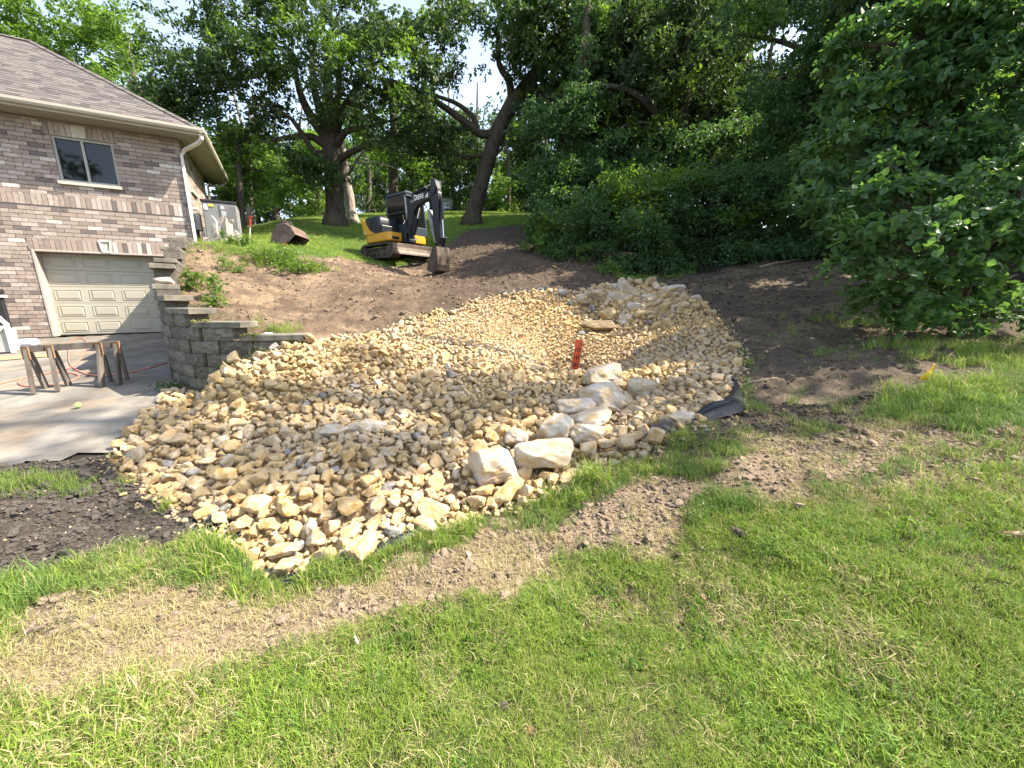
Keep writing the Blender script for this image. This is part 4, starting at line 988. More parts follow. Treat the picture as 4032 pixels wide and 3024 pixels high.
# --- shrubs of the wood edge
SH = [(2130, 960, 14.0, 'leafy green shrub at the left end of the wood edge by the dark soil', [(2120, 880, 80, 70), (2200, 930, 90, 60), (2100, 950, 60, 40)]),
      (2330, 1040, 13.6, 'grey green shrub in front of the vine covered trunk', [(2300, 830, 110, 70), (2350, 930, 110, 70), (2260, 1000, 90, 50), (2230, 900, 90, 60)]),
      (2480, 1000, 15.0, 'yellow green sunlit shrub behind the grey green shrub', [(2470, 720, 110, 70), (2520, 800, 100, 60), (2420, 780, 80, 60)]),
      (2560, 1080, 13.0, 'dark arching shrub over the ravine behind the far boulders', [(2500, 900, 110, 70), (2560, 980, 110, 60), (2480, 1030, 90, 45), (2640, 1040, 90, 40)]),
      (2700, 1060, 13.6, 'wide honeysuckle shrub with arching sprays right of the ravine', [(2620, 700, 110, 60), (2720, 740, 120, 80), (2660, 840, 120, 70), (2740, 920, 120, 70)]),
      (2870, 1060, 13.0, 'tall honeysuckle shrub left of the brightest leafy gap', [(2830, 690, 120, 80), (2880, 800, 120, 80), (2840, 900, 120, 70), (2880, 990, 110, 60)]),
      (3050, 1050, 12.5, 'rounded blue green shrub in the middle of the right wood edge', [(3000, 700, 110, 80), (3030, 820, 120, 80), (3000, 930, 120, 70), (3060, 1000, 110, 50)]),
      (3200, 1030, 12.0, 'thin twiggy shrub beside the near bush', [(3180, 720, 100, 70), (3200, 830, 100, 70), (3170, 930, 90, 60), (3270, 900, 80, 60)]),
      (3350, 1030, 11.5, 'dark shrub half hidden behind the near bush', [(3330, 760, 100, 80), (3360, 900, 100, 70), (3400, 980, 90, 50)]),
      (3250, 900, 13.5, 'bright leafed young tree above the right shrubs', [(3220, 620, 110, 60), (3330, 640, 100, 60)])]
for (px, py, Y, lab, bl) in SH:
    g = G(px, py, Y)
    tree('shrub', lab, 'shrub', g, [g, g + Vector((.1, 0, .5)), g + Vector((0, 0, 1.0))], [.06, .045, .03], [],
         [B(a, b, Y - .3, c * 1.05, d * 1.1, f=1.0) for a, b, c, d in bl] + [(g + Vector((.2, -.2, .7)), (1.1, .6, .55), .9)], 'bright' if ('yellow' in lab or 'bright leafed' in lab) else 'shrub', MB_DARK, .8 if 'yellow' in lab or 'bright leafed' in lab else 1.15, 'shrubs along the edge of the woods', od=2.7)
for (px, py, Y, lab, bl) in [(2520, 900, 16.5, 'young leafy tree filling the gap behind the ravine', [(2420, 640, 130, 90), (2540, 660, 140, 90), (2640, 620, 130, 90), (2380, 700, 110, 80)]),
                 (2800, 930, 16.0, 'young leafy tree behind the wide honeysuckle shrub', [(2780, 600, 140, 90), (2900, 570, 140, 90), (2860, 700, 140, 80), (2960, 640, 120, 90)]),
                 (3080, 930, 15.0, 'young leafy tree behind the rounded blue green shrub', [(3020, 600, 140, 90), (3130, 640, 140, 90), (3080, 760, 140, 80), (3200, 700, 130, 80)]),
                 (3300, 930, 14.0, 'young leafy tree between the shaded tree and the near leafy tree', [(3300, 700, 150, 90), (3400, 760, 130, 90), (3280, 840, 140, 80), (3420, 880, 120, 80)])]:
    g = G(px, py, Y)
    tree('young_tree', lab, 'tree', g, [g, P(px, 800, Y), P(px + 10, 640, Y)], [.10, .08, .05], [], [B(a, b, Y, c, d, f=1.1) for a, b, c, d in bl], 'shrub', MB_DARK, 1.5, 'young trees filling the woods', od=3.2)
# unseen trees added behind the viewer for the window glass to reflect
for i, (x_, y_) in enumerate(((-9, -15), (-1, -18), (8, -16), (-17, -12))):
    g = Vector((x_, y_, 0)); tree('reflection_tree', 'tall unseen tree added behind the viewer for window reflections', 'tree', g, [g, g + Vector((0, 0, 4)), g + Vector((.3, 0, 8)), g + Vector((0, 0, 11))], [.3, .26, .18, .06], [],
        [(g + Vector((math.cos(k * 1.3) * 2.6, math.sin(k * 1.3) * 2.6, 4.5 + k * 1.15)), (2.4, 2.2, 1.7), .8) for k in range(6)], 'oak', MB_DARK, 1.6, 'unseen trees added behind the viewer', od=2.0)
# --- trees left
tree('maple_tree', 'light green maple behind the air conditioner next to the house', 'tree', G(950, 900, 17.5),
     [G(950, 900, 17.5), P(948, 780, 17.5), P(940, 650, 17.5), P(945, 520, 17.5)], [.16, .14, .11, .06], [],
     [B(880, 640, 17.5, 90, 80), B(960, 560, 17.5, 110, 70), B(1040, 640, 18, 110, 70, f=.9), B(930, 740, 18, 100, 70), B(1060, 740, 18.5, 110, 60), B(880, 800, 18, 80, 60), B(1140, 700, 19, 90, 60, f=.8)], 'bright', MB_DARK, .95, od=2.5)
for i, (bx, Y, lab, bl) in enumerate([
        (60, 27, 'pale yellow green tree rising behind the roof at the far left', [(20, 60, 150, 120), (60, 200, 150, 70), (150, 120, 110, 100)]),
        (300, 26, 'airy light green tree above the middle of the roof slope', [(270, 60, 120, 80), (330, 200, 130, 80), (240, 240, 120, 60), (420, 60, 100, 70), (430, 200, 100, 80), (400, 330, 120, 60)]),
        (520, 24, 'light tree between the roof hip and the dark oak', [(500, 140, 70, 80), (520, 330, 100, 70), (620, 420, 110, 70)])]):
    g = P(bx, 500, Y); g.z = 5.0
    tree('background_tree', lab, 'tree', g, [g, P(bx, 400, Y), P(bx + 10, 300, Y), P(bx - 10, 200, Y)], [.24, .16, .09, .04], [],
         [B(a, b, Y + random.uniform(-1, 1), c, d, f=1.0) for a, b, c, d in bl], 'bright', MB_GREY, 1.25, 'light green trees behind the house', od=2.6)
# --- background trees beyond the upper lawn
random.seed(21)
bgt = [(1080, 30, 'behind the spare bucket'), (1180, 34, 'between the maple and the oak trunk'), (1250, 28, 'just left of the oak trunk'), (1450, 32, 'right of the dead tree'), (1620, 36, 'behind the excavator boom'),
       (1700, 40, 'above the white tank'), (1780, 36, 'right of the white tank'), (1900, 44, 'seen under the leaning trunk'), (2000, 34, 'with a thin bare trunk right of the leaning tree'), (2080, 38, 'close to the vine covered trunk'),
       (860, 30, 'at the back corner of the house'), (980, 26, 'behind the maple')]
for i, (px, Y, wh) in enumerate(bgt):
    g = P(px, 860, Y); g.z = float(Hs(g.x, g.y))
    hgt = random.uniform(540, 640)
    bl = []
    for k in range(7):
        yy = 830 - k * 52 * random.uniform(.8, 1.2)
        bl.append((px + random.uniform(-60, 60), yy, random.uniform(60, 90), random.uniform(35, 55)))
    tree('background_tree', 'light green woodland tree ' + wh, 'tree', g, [g, P(px + 5, 700, Y), P(px - 5, 560, Y), P(px + 10, 420, Y)], [.20, .16, .12, .05], [],
         [B(a, b, Y + random.uniform(-2, 2), c, d, f=.75 if 'leaning' in wh else .95) for a, b, c, d in bl], 'bright' if i % 3 else 'oak', MB_GREY if i % 2 else MB_DARK, 1.45, 'woodland trees beyond the upper lawn', od=1.9)
# dense woodland far behind and right: reads as one mass
def woods():
    pts = []; rs = np.random.RandomState(4)
    for k in range(150):
        X = rs.uniform(-30, 45); Y = rs.uniform(34, 60) if X < 4 else rs.uniform(17, 40)
        if X < 4: hh = rs.uniform(1, 8)
        else: hh = rs.uniform(1, 15)
        g = float(Hs(X, Y)); n = 130
        pts.append(blob_points((X, Y, g + hh), (2.6, 1.8, 2.0), n, 900 + k, 1, .6))
    for k in range(26):
        X = rs.uniform(9, 22); Y = rs.uniform(8, 16); g = float(Hs(X, Y))
        pts.append(blob_points((X, Y, g + rs.uniform(1, 10)), (2.0, 1.4, 1.6), 150, 1200 + k, 1, .6))
    for k in range(90):
        Y = rs.uniform(17.5, 26); X = rs.uniform(.10, 1.25) * Y; g = float(Hs(X, Y))
        pts.append(blob_points((X, Y, g + rs.uniform(.3, 7.5)), (2.2, 1.3, 1.5), 130, 1500 + k, 1, .6))
    A = np.concatenate(pts); n = len(A)
    tag(scatter('woodland', A, rrot(n, .7), np.random.uniform(1.3, 2.0, n), np.random.randint(0, 6, n), LC['oak'][0]), 'dense woodland foliage filling the distance behind the nearer trees', 'woods', kind='stuff')
    b = MB()
    for k in range(60):
        X = rs.uniform(-25, 40); Y = rs.uniform(34, 60) if X < 4 else rs.uniform(19, 40); g = float(Hs(X, Y))
        b.tube([(X, Y, g - .3), (X + .1, Y, g + 5), (X + rs.uniform(-.8, .8), Y, g + rs.uniform(9, 14))], [.2, .16, .06], 6)
    tag(b.build('woodland_trunks', MB_DARK, None, True), 'thin dark trunks of the distant woodland', 'tree trunks', kind='stuff')
woods()

# ------------------------------------------------------------------ house
S3 = Vector((WS.x, WS.y, 0)); N3 = Vector((WN.x, WN.y, 0)); UP = Vector((0, 0, 1))
CR = Vector((CORNER.x, CORNER.y, 0)); GZ = .62; EZ = 6.12
HANG = math.atan2(WS.y, WS.x)
house = empty('brick_house', (CORNER.x, CORNER.y, GZ), HANG, 'two storey brown brick house with a hip roof and a basement garage door', 'house')
# house frame: x along the front wall (negative = left), y into the house, z up from the garage floor
WALLL, DEEP, HT = 9.0, 7.4, EZ - GZ
M_MORT = simple('mortar', (.30, .265, .24), (.38, .34, .31), 20, .95, .3, .005)
BC = [(.29, .232, .192), (.24, .190, .158), (.33, .27, .228), (.39, .325, .28), (.14, .115, .105), (.50, .45, .39), (.30, .238, .196)]
M_BR = [simple('brick_face_%d' % i, tuple(v * .82 for v in c), tuple(min(1, v * 1.25) for v in c), 14, .9, .35, .006) for i, c in enumerate(BC)]
BW = [.26, .20, .20, .12, .09, .04, .09]
M_TRIM = simple('tan_trim_paint', (.42, .385, .31), (.46, .42, .34), 3, .6, 0)
M_SILL = simple('cast_sill', (.46, .42, .34), (.56, .51, .42), 12, .9, .2, .004)
M_WHT = simple('white_trim_paint', (.62, .56, .50), (.70, .63, .56), 4, .6, .1)
def unit_box(name, m, bev=.0):
    b = MB(); b.box((0, 0, 0), (1, 1, 1)); me = b.mesh(name); me.materials.append(m); return me
BRM = [unit_box('brick_unit', m) for m in M_BR]
DT, DL, DR_ = 2.27, -3.42 + 0.0, -.60       # garage door top and sides, in the wall frame
DH = 2.27
WIN = (-2.60, -1.43, 4.03, 5.12)             # window x0 x1 z0 z1 above the garage floor
def add_bricks(parent, frame, x0, x1, z0, z1, holes, soldiers, cap, camdist, bl=.295, bh=.1016, prefix='brick'):
    """bricks laid in courses; frame(x, z) -> local point on the wall face; the nearest become single objects"""
    rs = random.Random(4); items = []
    z = z0; row = 0
    while z < z1 - .02:
        sold = None
        for s_ in soldiers:
            if s_[2] - .02 < z < s_[3] - .02: sold = s_
        h = min(bh, z1 - z)
        segs = [(x0, x1)]
        for (a, b_, c, d) in list(holes) + [s_[:4] for s_ in soldiers]:
            if c - h * .6 < z < d - h * .4:
                ns = []
                for (p_, q_) in segs:
                    if b_ <= p_ or a >= q_: ns.append((p_, q_)); continue
                    if a > p_: ns.append((p_, a))
                    if b_ < q_: ns.append((b_, q_))
                segs = ns
        for (p_, q_) in segs:
            x = p_ - ((row % 2) * .5) * (bl + .01)
            while x < q_:
                a = max(x, p_); b_ = min(x + bl, q_)
                if b_ - a > .035: items.append((a, b_, z, z + h - .011))
                x += bl + .011
        z += h; row += 1
    for (a, b_, c, d) in [s_[:4] for s_ in soldiers]:
        x = a
        while x < b_ - .03: items.append((x, min(x + .092, b_), c, d - .011)); x += .1016
    items.sort(key=lambda t: camdist((t[0] + t[1]) / 2, (t[2] + t[3]) / 2))
    jb = MB(); n = 0
    for (a, b_, c, d) in items:
        k = rs.choices(range(len(BW)), BW)[0]
        o_, ax, az, nn = frame
        cpos = o_ + ax * ((a + b_) / 2) + az * ((c + d) / 2) + nn * (.003 + rs.uniform(0, .004))
        M = Matrix((( ax.x, nn.x, az.x, cpos.x), (ax.y, nn.y, az.y, cpos.y), (ax.z, nn.z, az.z, cpos.z), (0, 0, 0, 1)))
        M = M @ Matrix.Diagonal((b_ - a, .03, d - c, 1))
        if n < cap:
            o = bpy.data.objects.new(prefix, BRM[k]); COL.objects.link(o); o.parent = parent; o.matrix_local = M; n += 1
        else: jb.box((0, 0, 0), (1, 1, 1), mi=k, M=M)
    if jb.v:
        o = jb.build('brickwork', M_BR, parent); o['kind'] = 'stuff'
b = MB()
def wall_seg(b, x0, x1, z0, z1, th=.38): b.box(((x0 + x1) / 2, th / 2 + .012, (z0 + z1) / 2), (x1 - x0, th, z1 - z0))
wall_seg(b, -WALLL, DL, -.3, DH); wall_seg(b, DR_, 0, -.3, DH); wall_seg(b, -WALLL, WIN[0], DH, HT); wall_seg(b, WIN[1], 0, DH, HT)
wall_seg(b, WIN[0], WIN[1], DH, WIN[2]); wall_seg(b, WIN[0], WIN[1], WIN[3], HT)
SL = 3.6    # visible length of the side wall
b.box((-.137, SL / 2 + .26, HT / 2), (.25, SL, HT))
b.box((-WALLL + .1, DEEP / 2, HT / 2), (.2, DEEP - .6, HT)); b.box((-WALLL / 2, DEEP, HT / 2), (WALLL, .2, HT))
walls = b.build('wall', M_MORT, house)
hin = house.matrix_world.inverted() if False else (Matrix.Translation((CORNER.x, CORNER.y, GZ)) @ Matrix.Rotation(HANG, 4, 'Z')).inverted()
campos = hin @ Vector((0, 0, EYE))
fr_front = (Vector((0, -.0, 0)), Vector((1, 0, 0)), Vector((0, 0, 1)), Vector((0, -1, 0)))
vis = lambda x, z: (Vector((x, 0, z)) - campos).length + (30 if x < -4.3 else 0)
add_bricks(walls, fr_front, -WALLL, 0, 0, HT - .05, [(DL - .0, DR_ + .0, 0, DH)] + [(WIN[0], WIN[1], WIN[2] - .09, WIN[3])],
           [(DL - .05, DR_ + .05, DH, DH + .3048), (-WALLL, 0, DH + 1.117, DH + 1.42), (WIN[0] - .10, WIN[1] + .1, WIN[3], WIN[3] + .3048)], 290, vis)
fr_side = (Vector((0, 0, 0)), Vector((0, 1, 0)), Vector((0, 0, 1)), Vector((1, 0, 0)))
def side_bricks():
    b_ = MB(); rs = random.Random(9); z = 0; row = 0
    while z < HT - .05:
        y = .0 - (row % 2) * .15
        while y < SL + .2:
            y0, y1 = max(y, .0), min(y + .295, SL + .25)
            if y1 - y0 > .03: b_.box((.002 + rs.uniform(0, .004), (y0 + y1) / 2, z + .045), (.03, y1 - y0, .09), mi=rs.choices(range(len(BW)), BW)[0])
            y += .306
        z += .1016; row += 1
    o = b_.build('side_brickwork', M_BR, walls); o['kind'] = 'stuff'
side_bricks()
# jambs of the garage opening
jb = MB()
for x in (DL + .015, DR_ - .015): jb.box((x, .15, DH / 2), (.05, .38, DH))
jb.box(((DL + DR_) / 2, .15, DH - .02), (DR_ - DL - .1, .37, .045))
jb.build('door_frame', simple('pinkish_white_trim', (.36, .30, .26), (.44, .37, .32), 3, .7, 0), house, bevel=.005)
# garage door
M_GD = simple('taupe_garage_door_paint', (.36, .335, .27), (.39, .365, .295), 2, .5, 0, spec=.3)
gd = empty('garage_door', (0, .30, 0)); gd.parent = house
dw = DR_ - DL - .06; sh = (DH - .06) / 5
for r in range(5):
    b = MB(); z0 = r * sh + .012
    b.box(((DL + DR_) / 2, .02, z0 + sh / 2 - .003), (dw, .04, sh - .008))
    for c in range(4):
        x0 = DL + .03 + dw * (c + .5) / 4; w_, h_ = dw / 4 - .17, sh - .17
        for (cx, cz, wx, wz) in ((x0, z0 + sh / 2 + h_ / 2, w_, .018), (x0, z0 + sh / 2 - h_ / 2, w_, .018), (x0 - w_ / 2, z0 + sh / 2, .018, h_), (x0 + w_ / 2, z0 + sh / 2, .018, h_)):
            b.box((cx, -.003, cz), (wx, .016, wz))
        T = Matrix.Translation((x0, -.004, z0 + sh / 2)) @ Euler((R(90), 0, 0)).to_matrix().to_4x4()
        b.box((0, 0, 0), (w_ - .05, h_ - .05, .022), M=T, taper=.86)
    b.build('door_panel', M_GD, gd, bevel=.004)
b = MB(); b.box(((DL + DR_) / 2, -.02, .012), (dw, .05, .03)); b.build('rubber_seal', mat('black_rubber', .8, (.02, .02, .02)), gd)
# keystones
M_KEY = simple('cast_stone', (.44, .41, .34), (.53, .49, .41), 9, .9, .2)
def keystone(x, z0, z1, w0, w1, frame=True):
    b = MB(); o_ = [(x - w0 / 2, -.02, z0), (x + w0 / 2, -.02, z0), (x + w1 / 2, -.02, z1), (x - w1 / 2, -.02, z1)]
    b.prism([Vector(p) for p in o_], (0, .06, 0)); b.build('keystone', M_KEY, house, bevel=.004)
    if frame:
        b = MB()
        for i in range(4): b.bar(Vector(o_[i]) + Vector((0, -.012, 0)), Vector(o_[(i + 1) % 4]) + Vector((0, -.012, 0)), .035, .035)
        b.build('keystone_border', M_WHT, house)
keystone((DL + DR_) / 2 + .02, DH + .005, DH + .30, .15, .23); keystone((WIN[0] + WIN[1]) / 2, WIN[3] + .005, WIN[3] + .31, .15, .23, False)
# window
wf = MB(); x0, x1, z0, z1 = WIN; M_WF = simple('window_frame_paint', (.34, .33, .29), (.37, .36, .32), 3, .5, 0); ft = .055
for (cx, cz, wx, wz) in ((x0 + ft / 2, (z0 + z1) / 2, ft, z1 - z0), (x1 - ft / 2, (z0 + z1) / 2, ft, z1 - z0), ((x0 + x1) / 2, z0 + ft / 2, x1 - x0 - 2 * ft, ft), ((x0 + x1) / 2, z1 - ft / 2, x1 - x0 - 2 * ft, ft), ((x0 + x1) / 2 - .03, (z0 + z1) / 2, ft, z1 - z0 - 2 * ft)):
    wf.box((cx, .07, cz), (wx, .08, wz))
win = wf.build('window', M_WF, house, bevel=.004)
M_GLASS = mat('window_glass', .03, (.008, .009, .010), .45)
for (a, b_) in ((x0 + ft, (x0 + x1) / 2 - .03 - ft / 2), ((x0 + x1) / 2 - .03 + ft / 2, x1 - ft)):
    b = MB(); b.box(((a + b_) / 2, .085, (z0 + z1) / 2), (b_ - a, .008, z1 - z0 - 2 * ft)); b.build('pane', M_GLASS, win)
b = MB(); b.box(((x0 + x1) / 2 + .0, -.02, z0 - .045), (x1 - x0 + .06, .14, .085)); b.build('window_sill', M_SILL, house, bevel=.006)
# soffit, fascia and gutter
OV = .6
b = MB()
for k in range(int((WALLL + OV) / .10)):      # soffit slats
    x = OV - .05 - k * .10; b.box((x, -OV / 2 + .0, HT - .01), (.092, OV - .06, .012))
for k in range(50):
    y = .02 + k * .10; b.box((OV / 2 + .0, y, HT - .011), (OV - .06, .092, .012))
b.build('soffit', simple('soffit_vinyl', (.33, .29, .22), (.36, .32, .25), 3, .6, 0), house)
b = MB(); b.box((-(WALLL - OV) / 2, -OV + .01, HT + .06), (WALLL + OV, .025, .16)); b.box((OV - .01, 2.05, HT + .06), (.025, 5.3, .16)); b.build('fascia', M_TRIM, house)
gprof = [(0, 0), (.09, 0), (.12, .05), (.125, .115), (.105, .115), (.10, .06), (.08, .02), (0, .02)]
b = MB()
b.prism([Vector((-WALLL, -OV - 0.003 - p, HT + .035 + q_)) for p, q_ in gprof], (WALLL + OV + .12, 0, 0))
b.prism([Vector((OV + .003 + p, -OV - .12, HT + .034 + q_)) for p, q_ in gprof], (0, 5.35, 0))
b.build('gutter', M_TRIM, house)
# downspouts
def downspout(pts, m=M_TRIM, w_=.075):
    b = MB(); b.tube([Vector(p) for p in pts], w_ / 1.5, 4); return b.build('downspout', m, house)
downspout([(OV + .03, -OV - .03, HT + .04), (OV + .02, -OV - .02, HT - .10), (OV - .08, -OV + .06, HT - .20), (.12, -.10, HT - .32), (.03, -.07, HT - .45), (.03, -.07, 2.6), (.03, -.07, 2.45)], M_WHT)
downspout([(OV + .03, 4.6, HT + .04), (OV - .1, 4.5, HT - .15), (.10, 3.9, HT - .35), (.06, 3.85, 3.0)])
# roof
RZ = 3.0
Ez = HT + .135
E0 = Vector((-WALLL - .6, -OV - .03, Ez)); E1 = Vector((OV + .03, -OV - .03, Ez)); RP = Vector((OV - 4.3, 3.7, Ez + RZ)); RL = Vector((-WALLL - .6, 3.7, Ez + RZ)); E2 = Vector((OV + .03, 4.65, Ez)); E3 = Vector((-WALLL - .6, 8.0, Ez)); E2b = Vector((-2, 8.0, Ez))
b = MB(); b.add([E0, E1, RP, RL, E2, E2b, E3], [(0, 1, 2, 3), (1, 4, 2), (4, 5, 2), (5, 6, 3, 2), (6, 5, 4, 1, 0)])
M_SHB = simple('roof_felt', (.05, .043, .038), (.08, .07, .06), 5, .95, .2)
roof = b.build('roof', M_SHB, house)
SHC = [(.092, .080, .074), (.118, .103, .095), (.070, .062, .060), (.140, .122, .11), (.104, .092, .087)]
M_SH = [simple('shingle_grit_%d' % i, tuple(v * .85 for v in c), tuple(v * 1.2 for v in c), 30, .95, .4, .004) for i, c in enumerate(SHC)]
SHM = [unit_box('shingle_unit', m) for m in M_SH]
def shingles():
    ax = Vector((1, 0, 0)); slope = (RL - E0); L = slope.length; sv = slope.normalized(); nn = ax.cross(sv).normalized()
    if nn.z < 0: nn = -nn
    rs = random.Random(3); ex = .142; rows = int(L / ex); items = []
    for r in range(rows + 1):
        s0 = r * ex; s1 = min(s0 + ex, L); t = (s0 + s1) / 2 / L
        xr = E1.x + (RP.x - E1.x) * t + .0; x = -6.2 - (r * .173 % .33)
        while x < xr:
            wd = rs.choice((.16, .20, .25, .33)); a, b_ = max(x, -6.2), min(x + wd, xr)
            if b_ - a > .02: items.append((a, b_ - .006, s0, s1 + .01, r))
            x += wd
    items.sort(key=lambda t: (Vector(((t[0] + t[1]) / 2, 0, HT)) - campos).length + abs(t[4]) * .13 + (50 if (t[0] < -4.2) else 0) - (t[1] - t[0]) * 2)
    jb = MB(); n = 0
    for (a, b_, s0, s1, r) in items:
        k = rs.randrange(5); tl = .055
        c = Vector(((a + b_) / 2, 0, 0)) + Vector((0, E0.y, E0.z)) + sv * ((s0 + s1) / 2) + nn * (.010 + rs.uniform(0, .004))
        s2 = (sv - nn * tl * (1)).normalized(); n2 = ax.cross(s2).normalized(); n2 = n2 if n2.z > 0 else -n2
        M = Matrix(((ax.x, s2.x, n2.x, c.x), (ax.y, s2.y, n2.y, c.y), (ax.z, s2.z, n2.z, c.z), (0, 0, 0, 1))) @ Matrix.Diagonal((b_ - a, s1 - s0, .008, 1))
        if n < 290:
            o = bpy.data.objects.new('shingle', SHM[k]); COL.objects.link(o); o.parent = roof; o.matrix_local = M; n += 1
        else: jb.box((0, 0, 0), (1, 1, 1), mi=k, M=M)
    o = jb.build('shingle_courses', M_SH, roof); o['kind'] = 'stuff'
    # hip caps
    d = RP - E1; m_ = int(d.length / .16)
    hb = MB()
    for k in range(m_):
        p = E1 + d * ((k + .5) / m_) + Vector((0, 0, .03)); q_ = d.to_track_quat('Y', 'Z').to_matrix().to_4x4()
        for sg in (-1, 1):
            hb.box((sg * .055, 0, -.012), (.13, .19, .010), rot=(R(-4), sg * R(24), 0), mi=k % 5, M=Matrix.Translation(p) @ q_)
    d = RL - RP; m_ = int(d.length / .16)
    for k in range(m_):
        p = RP + d * ((k + .5) / m_) + Vector((0, 0, .03)); q_ = (-d).to_track_quat('Y', 'Z').to_matrix().to_4x4()
        for sg in (-1, 1): hb.box((sg * .06, 0, -.02), (.14, .19, .010), rot=(R(4), sg * R(33), 0), mi=(k * 3) % 5, M=Matrix.Translation(p) @ q_)
    hb.build('hip_cap', M_SH, roof)
shingles()
# meter boxes and pipes on the side wall
M_MET = simple('grey_meter_paint', (.45, .47, .48), (.52, .54, .55), 4, .5, 0)
b = MB(); b.box((.09, .55, 3.35), (.14, .30, .50)); b.box((.07, .55, 3.72), (.10, .2, .06)); b.build('meter_box', M_MET, house, bevel=.01)
b = MB(); b.box((.07, 1.35, 3.15), (.10, .22, .3)); b.tube([(.06, 1.35, 3.0), (.06, 1.35, 2.7)], .02, 8); b.tube([(.06, .55, 3.1), (.06, .55, 2.7)], .025, 8); b.build('electric_box', simple('dark_grey_box', (.10, .11, .12), (.15, .16, .17), 5, .5, 0), house, bevel=.006)
b = MB(); b.box((.03, 1.0, 4.25), (.10, .9, .08)); b.build('side_window_sill', M_SILL, house)

# ------------------------------------------------------------------ retaining wall
rw = empty('retaining_wall', (WALL[3][0], WALL[3][1], .35), 0, 'curved stepped retaining wall of grey concrete blocks between driveway and dirt slope', 'retaining wall')
M_BLK = []
for i, (c1, c2) in enumerate((((.070, .062, .050), (.19, .168, .136)), ((.088, .078, .062), (.22, .195, .158)), ((.058, .051, .042), (.155, .138, .113)))):
    m = simple('concrete_block_%d' % i, c1, c2, 5, .95, .7, .02); M_BLK.append(m)
M_CAP = simple('cap_block', (.085, .078, .062), (.215, .195, .155), 5, .95, .5, .012)
BL = []
for i in range(6):
    rs = np.random.RandomState(i + 50); nx_, nz_ = 7, 4; V = []; Fc = []
    for a in range(nx_):
        for c in range(nz_):
            ed = (a in (0, nx_ - 1)) or (c in (0, nz_ - 1))
            V.append((a / (nx_ - 1) - .5, -.5 - (0 if ed else rs.uniform(.02, .09)), c / (nz_ - 1) - .5))
    for a in range(nx_ - 1):
        for c in range(nz_ - 1): k = a * nz_ + c; Fc.append((k, k + nz_, k + nz_ + 1, k + 1))
    k = len(V); V += [(-.5, .5, -.5), (.5, .5, -.5), (.5, .5, .5), (-.5, .5, .5)]
    bot = [a * nz_ for a in range(nx_)]; top = [a * nz_ + nz_ - 1 for a in range(nx_)]
    Fc += [tuple(bot[::-1]) + (k, k + 1), tuple(top) + (k + 2, k + 3), tuple(range(nz_)) + (k + 3, k), tuple(range((nx_ - 1) * nz_, nx_ * nz_))[::-1] + (k + 1, k + 2), (k, k + 3, k + 2, k + 1)]
    me = bpy.data.meshes.new('block_shape'); me.from_pydata(V, [], Fc); me.materials.append(M_BLK[i % 3]); me.update(); BL.append(me)
wp, _ = smooth_path([Vector((a, b_, 0)) for a, b_ in WALL], [0] * len(WALL), 12)
cum = [0]
for i in range(1, len(wp)): cum.append(cum[-1] + (wp[i] - wp[i - 1]).length)
TOTAL = cum[-1]
def along(s):
    s = max(0, min(TOTAL - 1e-4, s)); i = np.searchsorted(cum, s) - 1; i = max(0, i)
    t = (s - cum[i]) / max(1e-6, cum[i + 1] - cum[i]); p = wp[i].lerp(wp[i + 1], t); d = (wp[i + 1] - wp[i]).normalized(); return p, d
def s_of(pt):
    return cum[int(np.argmin([(p - Vector((pt[0], pt[1], 0))).length for p in wp]))]
CH = .175; BASE = .36
stops_ = [s_of(P(x_, y_, Y_)) for x_, y_, Y_ in ((984, 1330, 5.32), (811, 1300, 5.36), (705, 1300, 5.62), (655, 1280, 6.15))] + [s_of(WALL[i]) for i in (5, 6, 7, 8)] + [s_of(WALL[9]), TOTAL]
NC = [4, 5, 6, 7, 8, 10, 11, 13, 15, 16]
def ncourse(s):
    for a, n in zip(stops_, NC):
        if s < a: return n
    return NC[-1]
TH_ = .28; nblk = 0
blk_n = 0
for r in range(16):
    s = -.0 + (r % 2) * .21
    while s < TOTAL - .05:
        m_ = s + .21
        if r < ncourse(min(m_, TOTAL)) and (s + .05 < TOTAL):
            p, d = along(m_); nrm = Vector((-d.y, d.x, 0))     # outside: towards the drive
            if nrm.dot(Vector((0, -1, 0)) + Vector((-1, 0, 0))) < 0: nrm = -nrm
            zb = BASE + r * CH
            o = bpy.data.objects.new('block', BL[(r * 7 + blk_n * 5) % 6]); COL.objects.link(o); o.parent = rw
            ax = d if (d.cross(Vector((0, 0, 1)))).dot(nrm) > 0 else -d
            Mt = Matrix(((ax.x, -nrm.x, 0, p.x - rw.location.x), (ax.y, -nrm.y, 0, p.y - rw.location.y), (0, 0, 1, zb + CH / 2 - rw.location.z), (0, 0, 0, 1)))
            o.matrix_local = Mt @ Matrix.Translation((0, random.uniform(-.004, .004), 0)) @ Matrix.Diagonal((.413, TH_, CH - .007, 1)); blk_n += 1
        s += .42
print('blocks', blk_n)
prev = 0
MOSS = simple('moss', (.05, .06, .012), (.16, .17, .03), 25, .95, .8, .02)
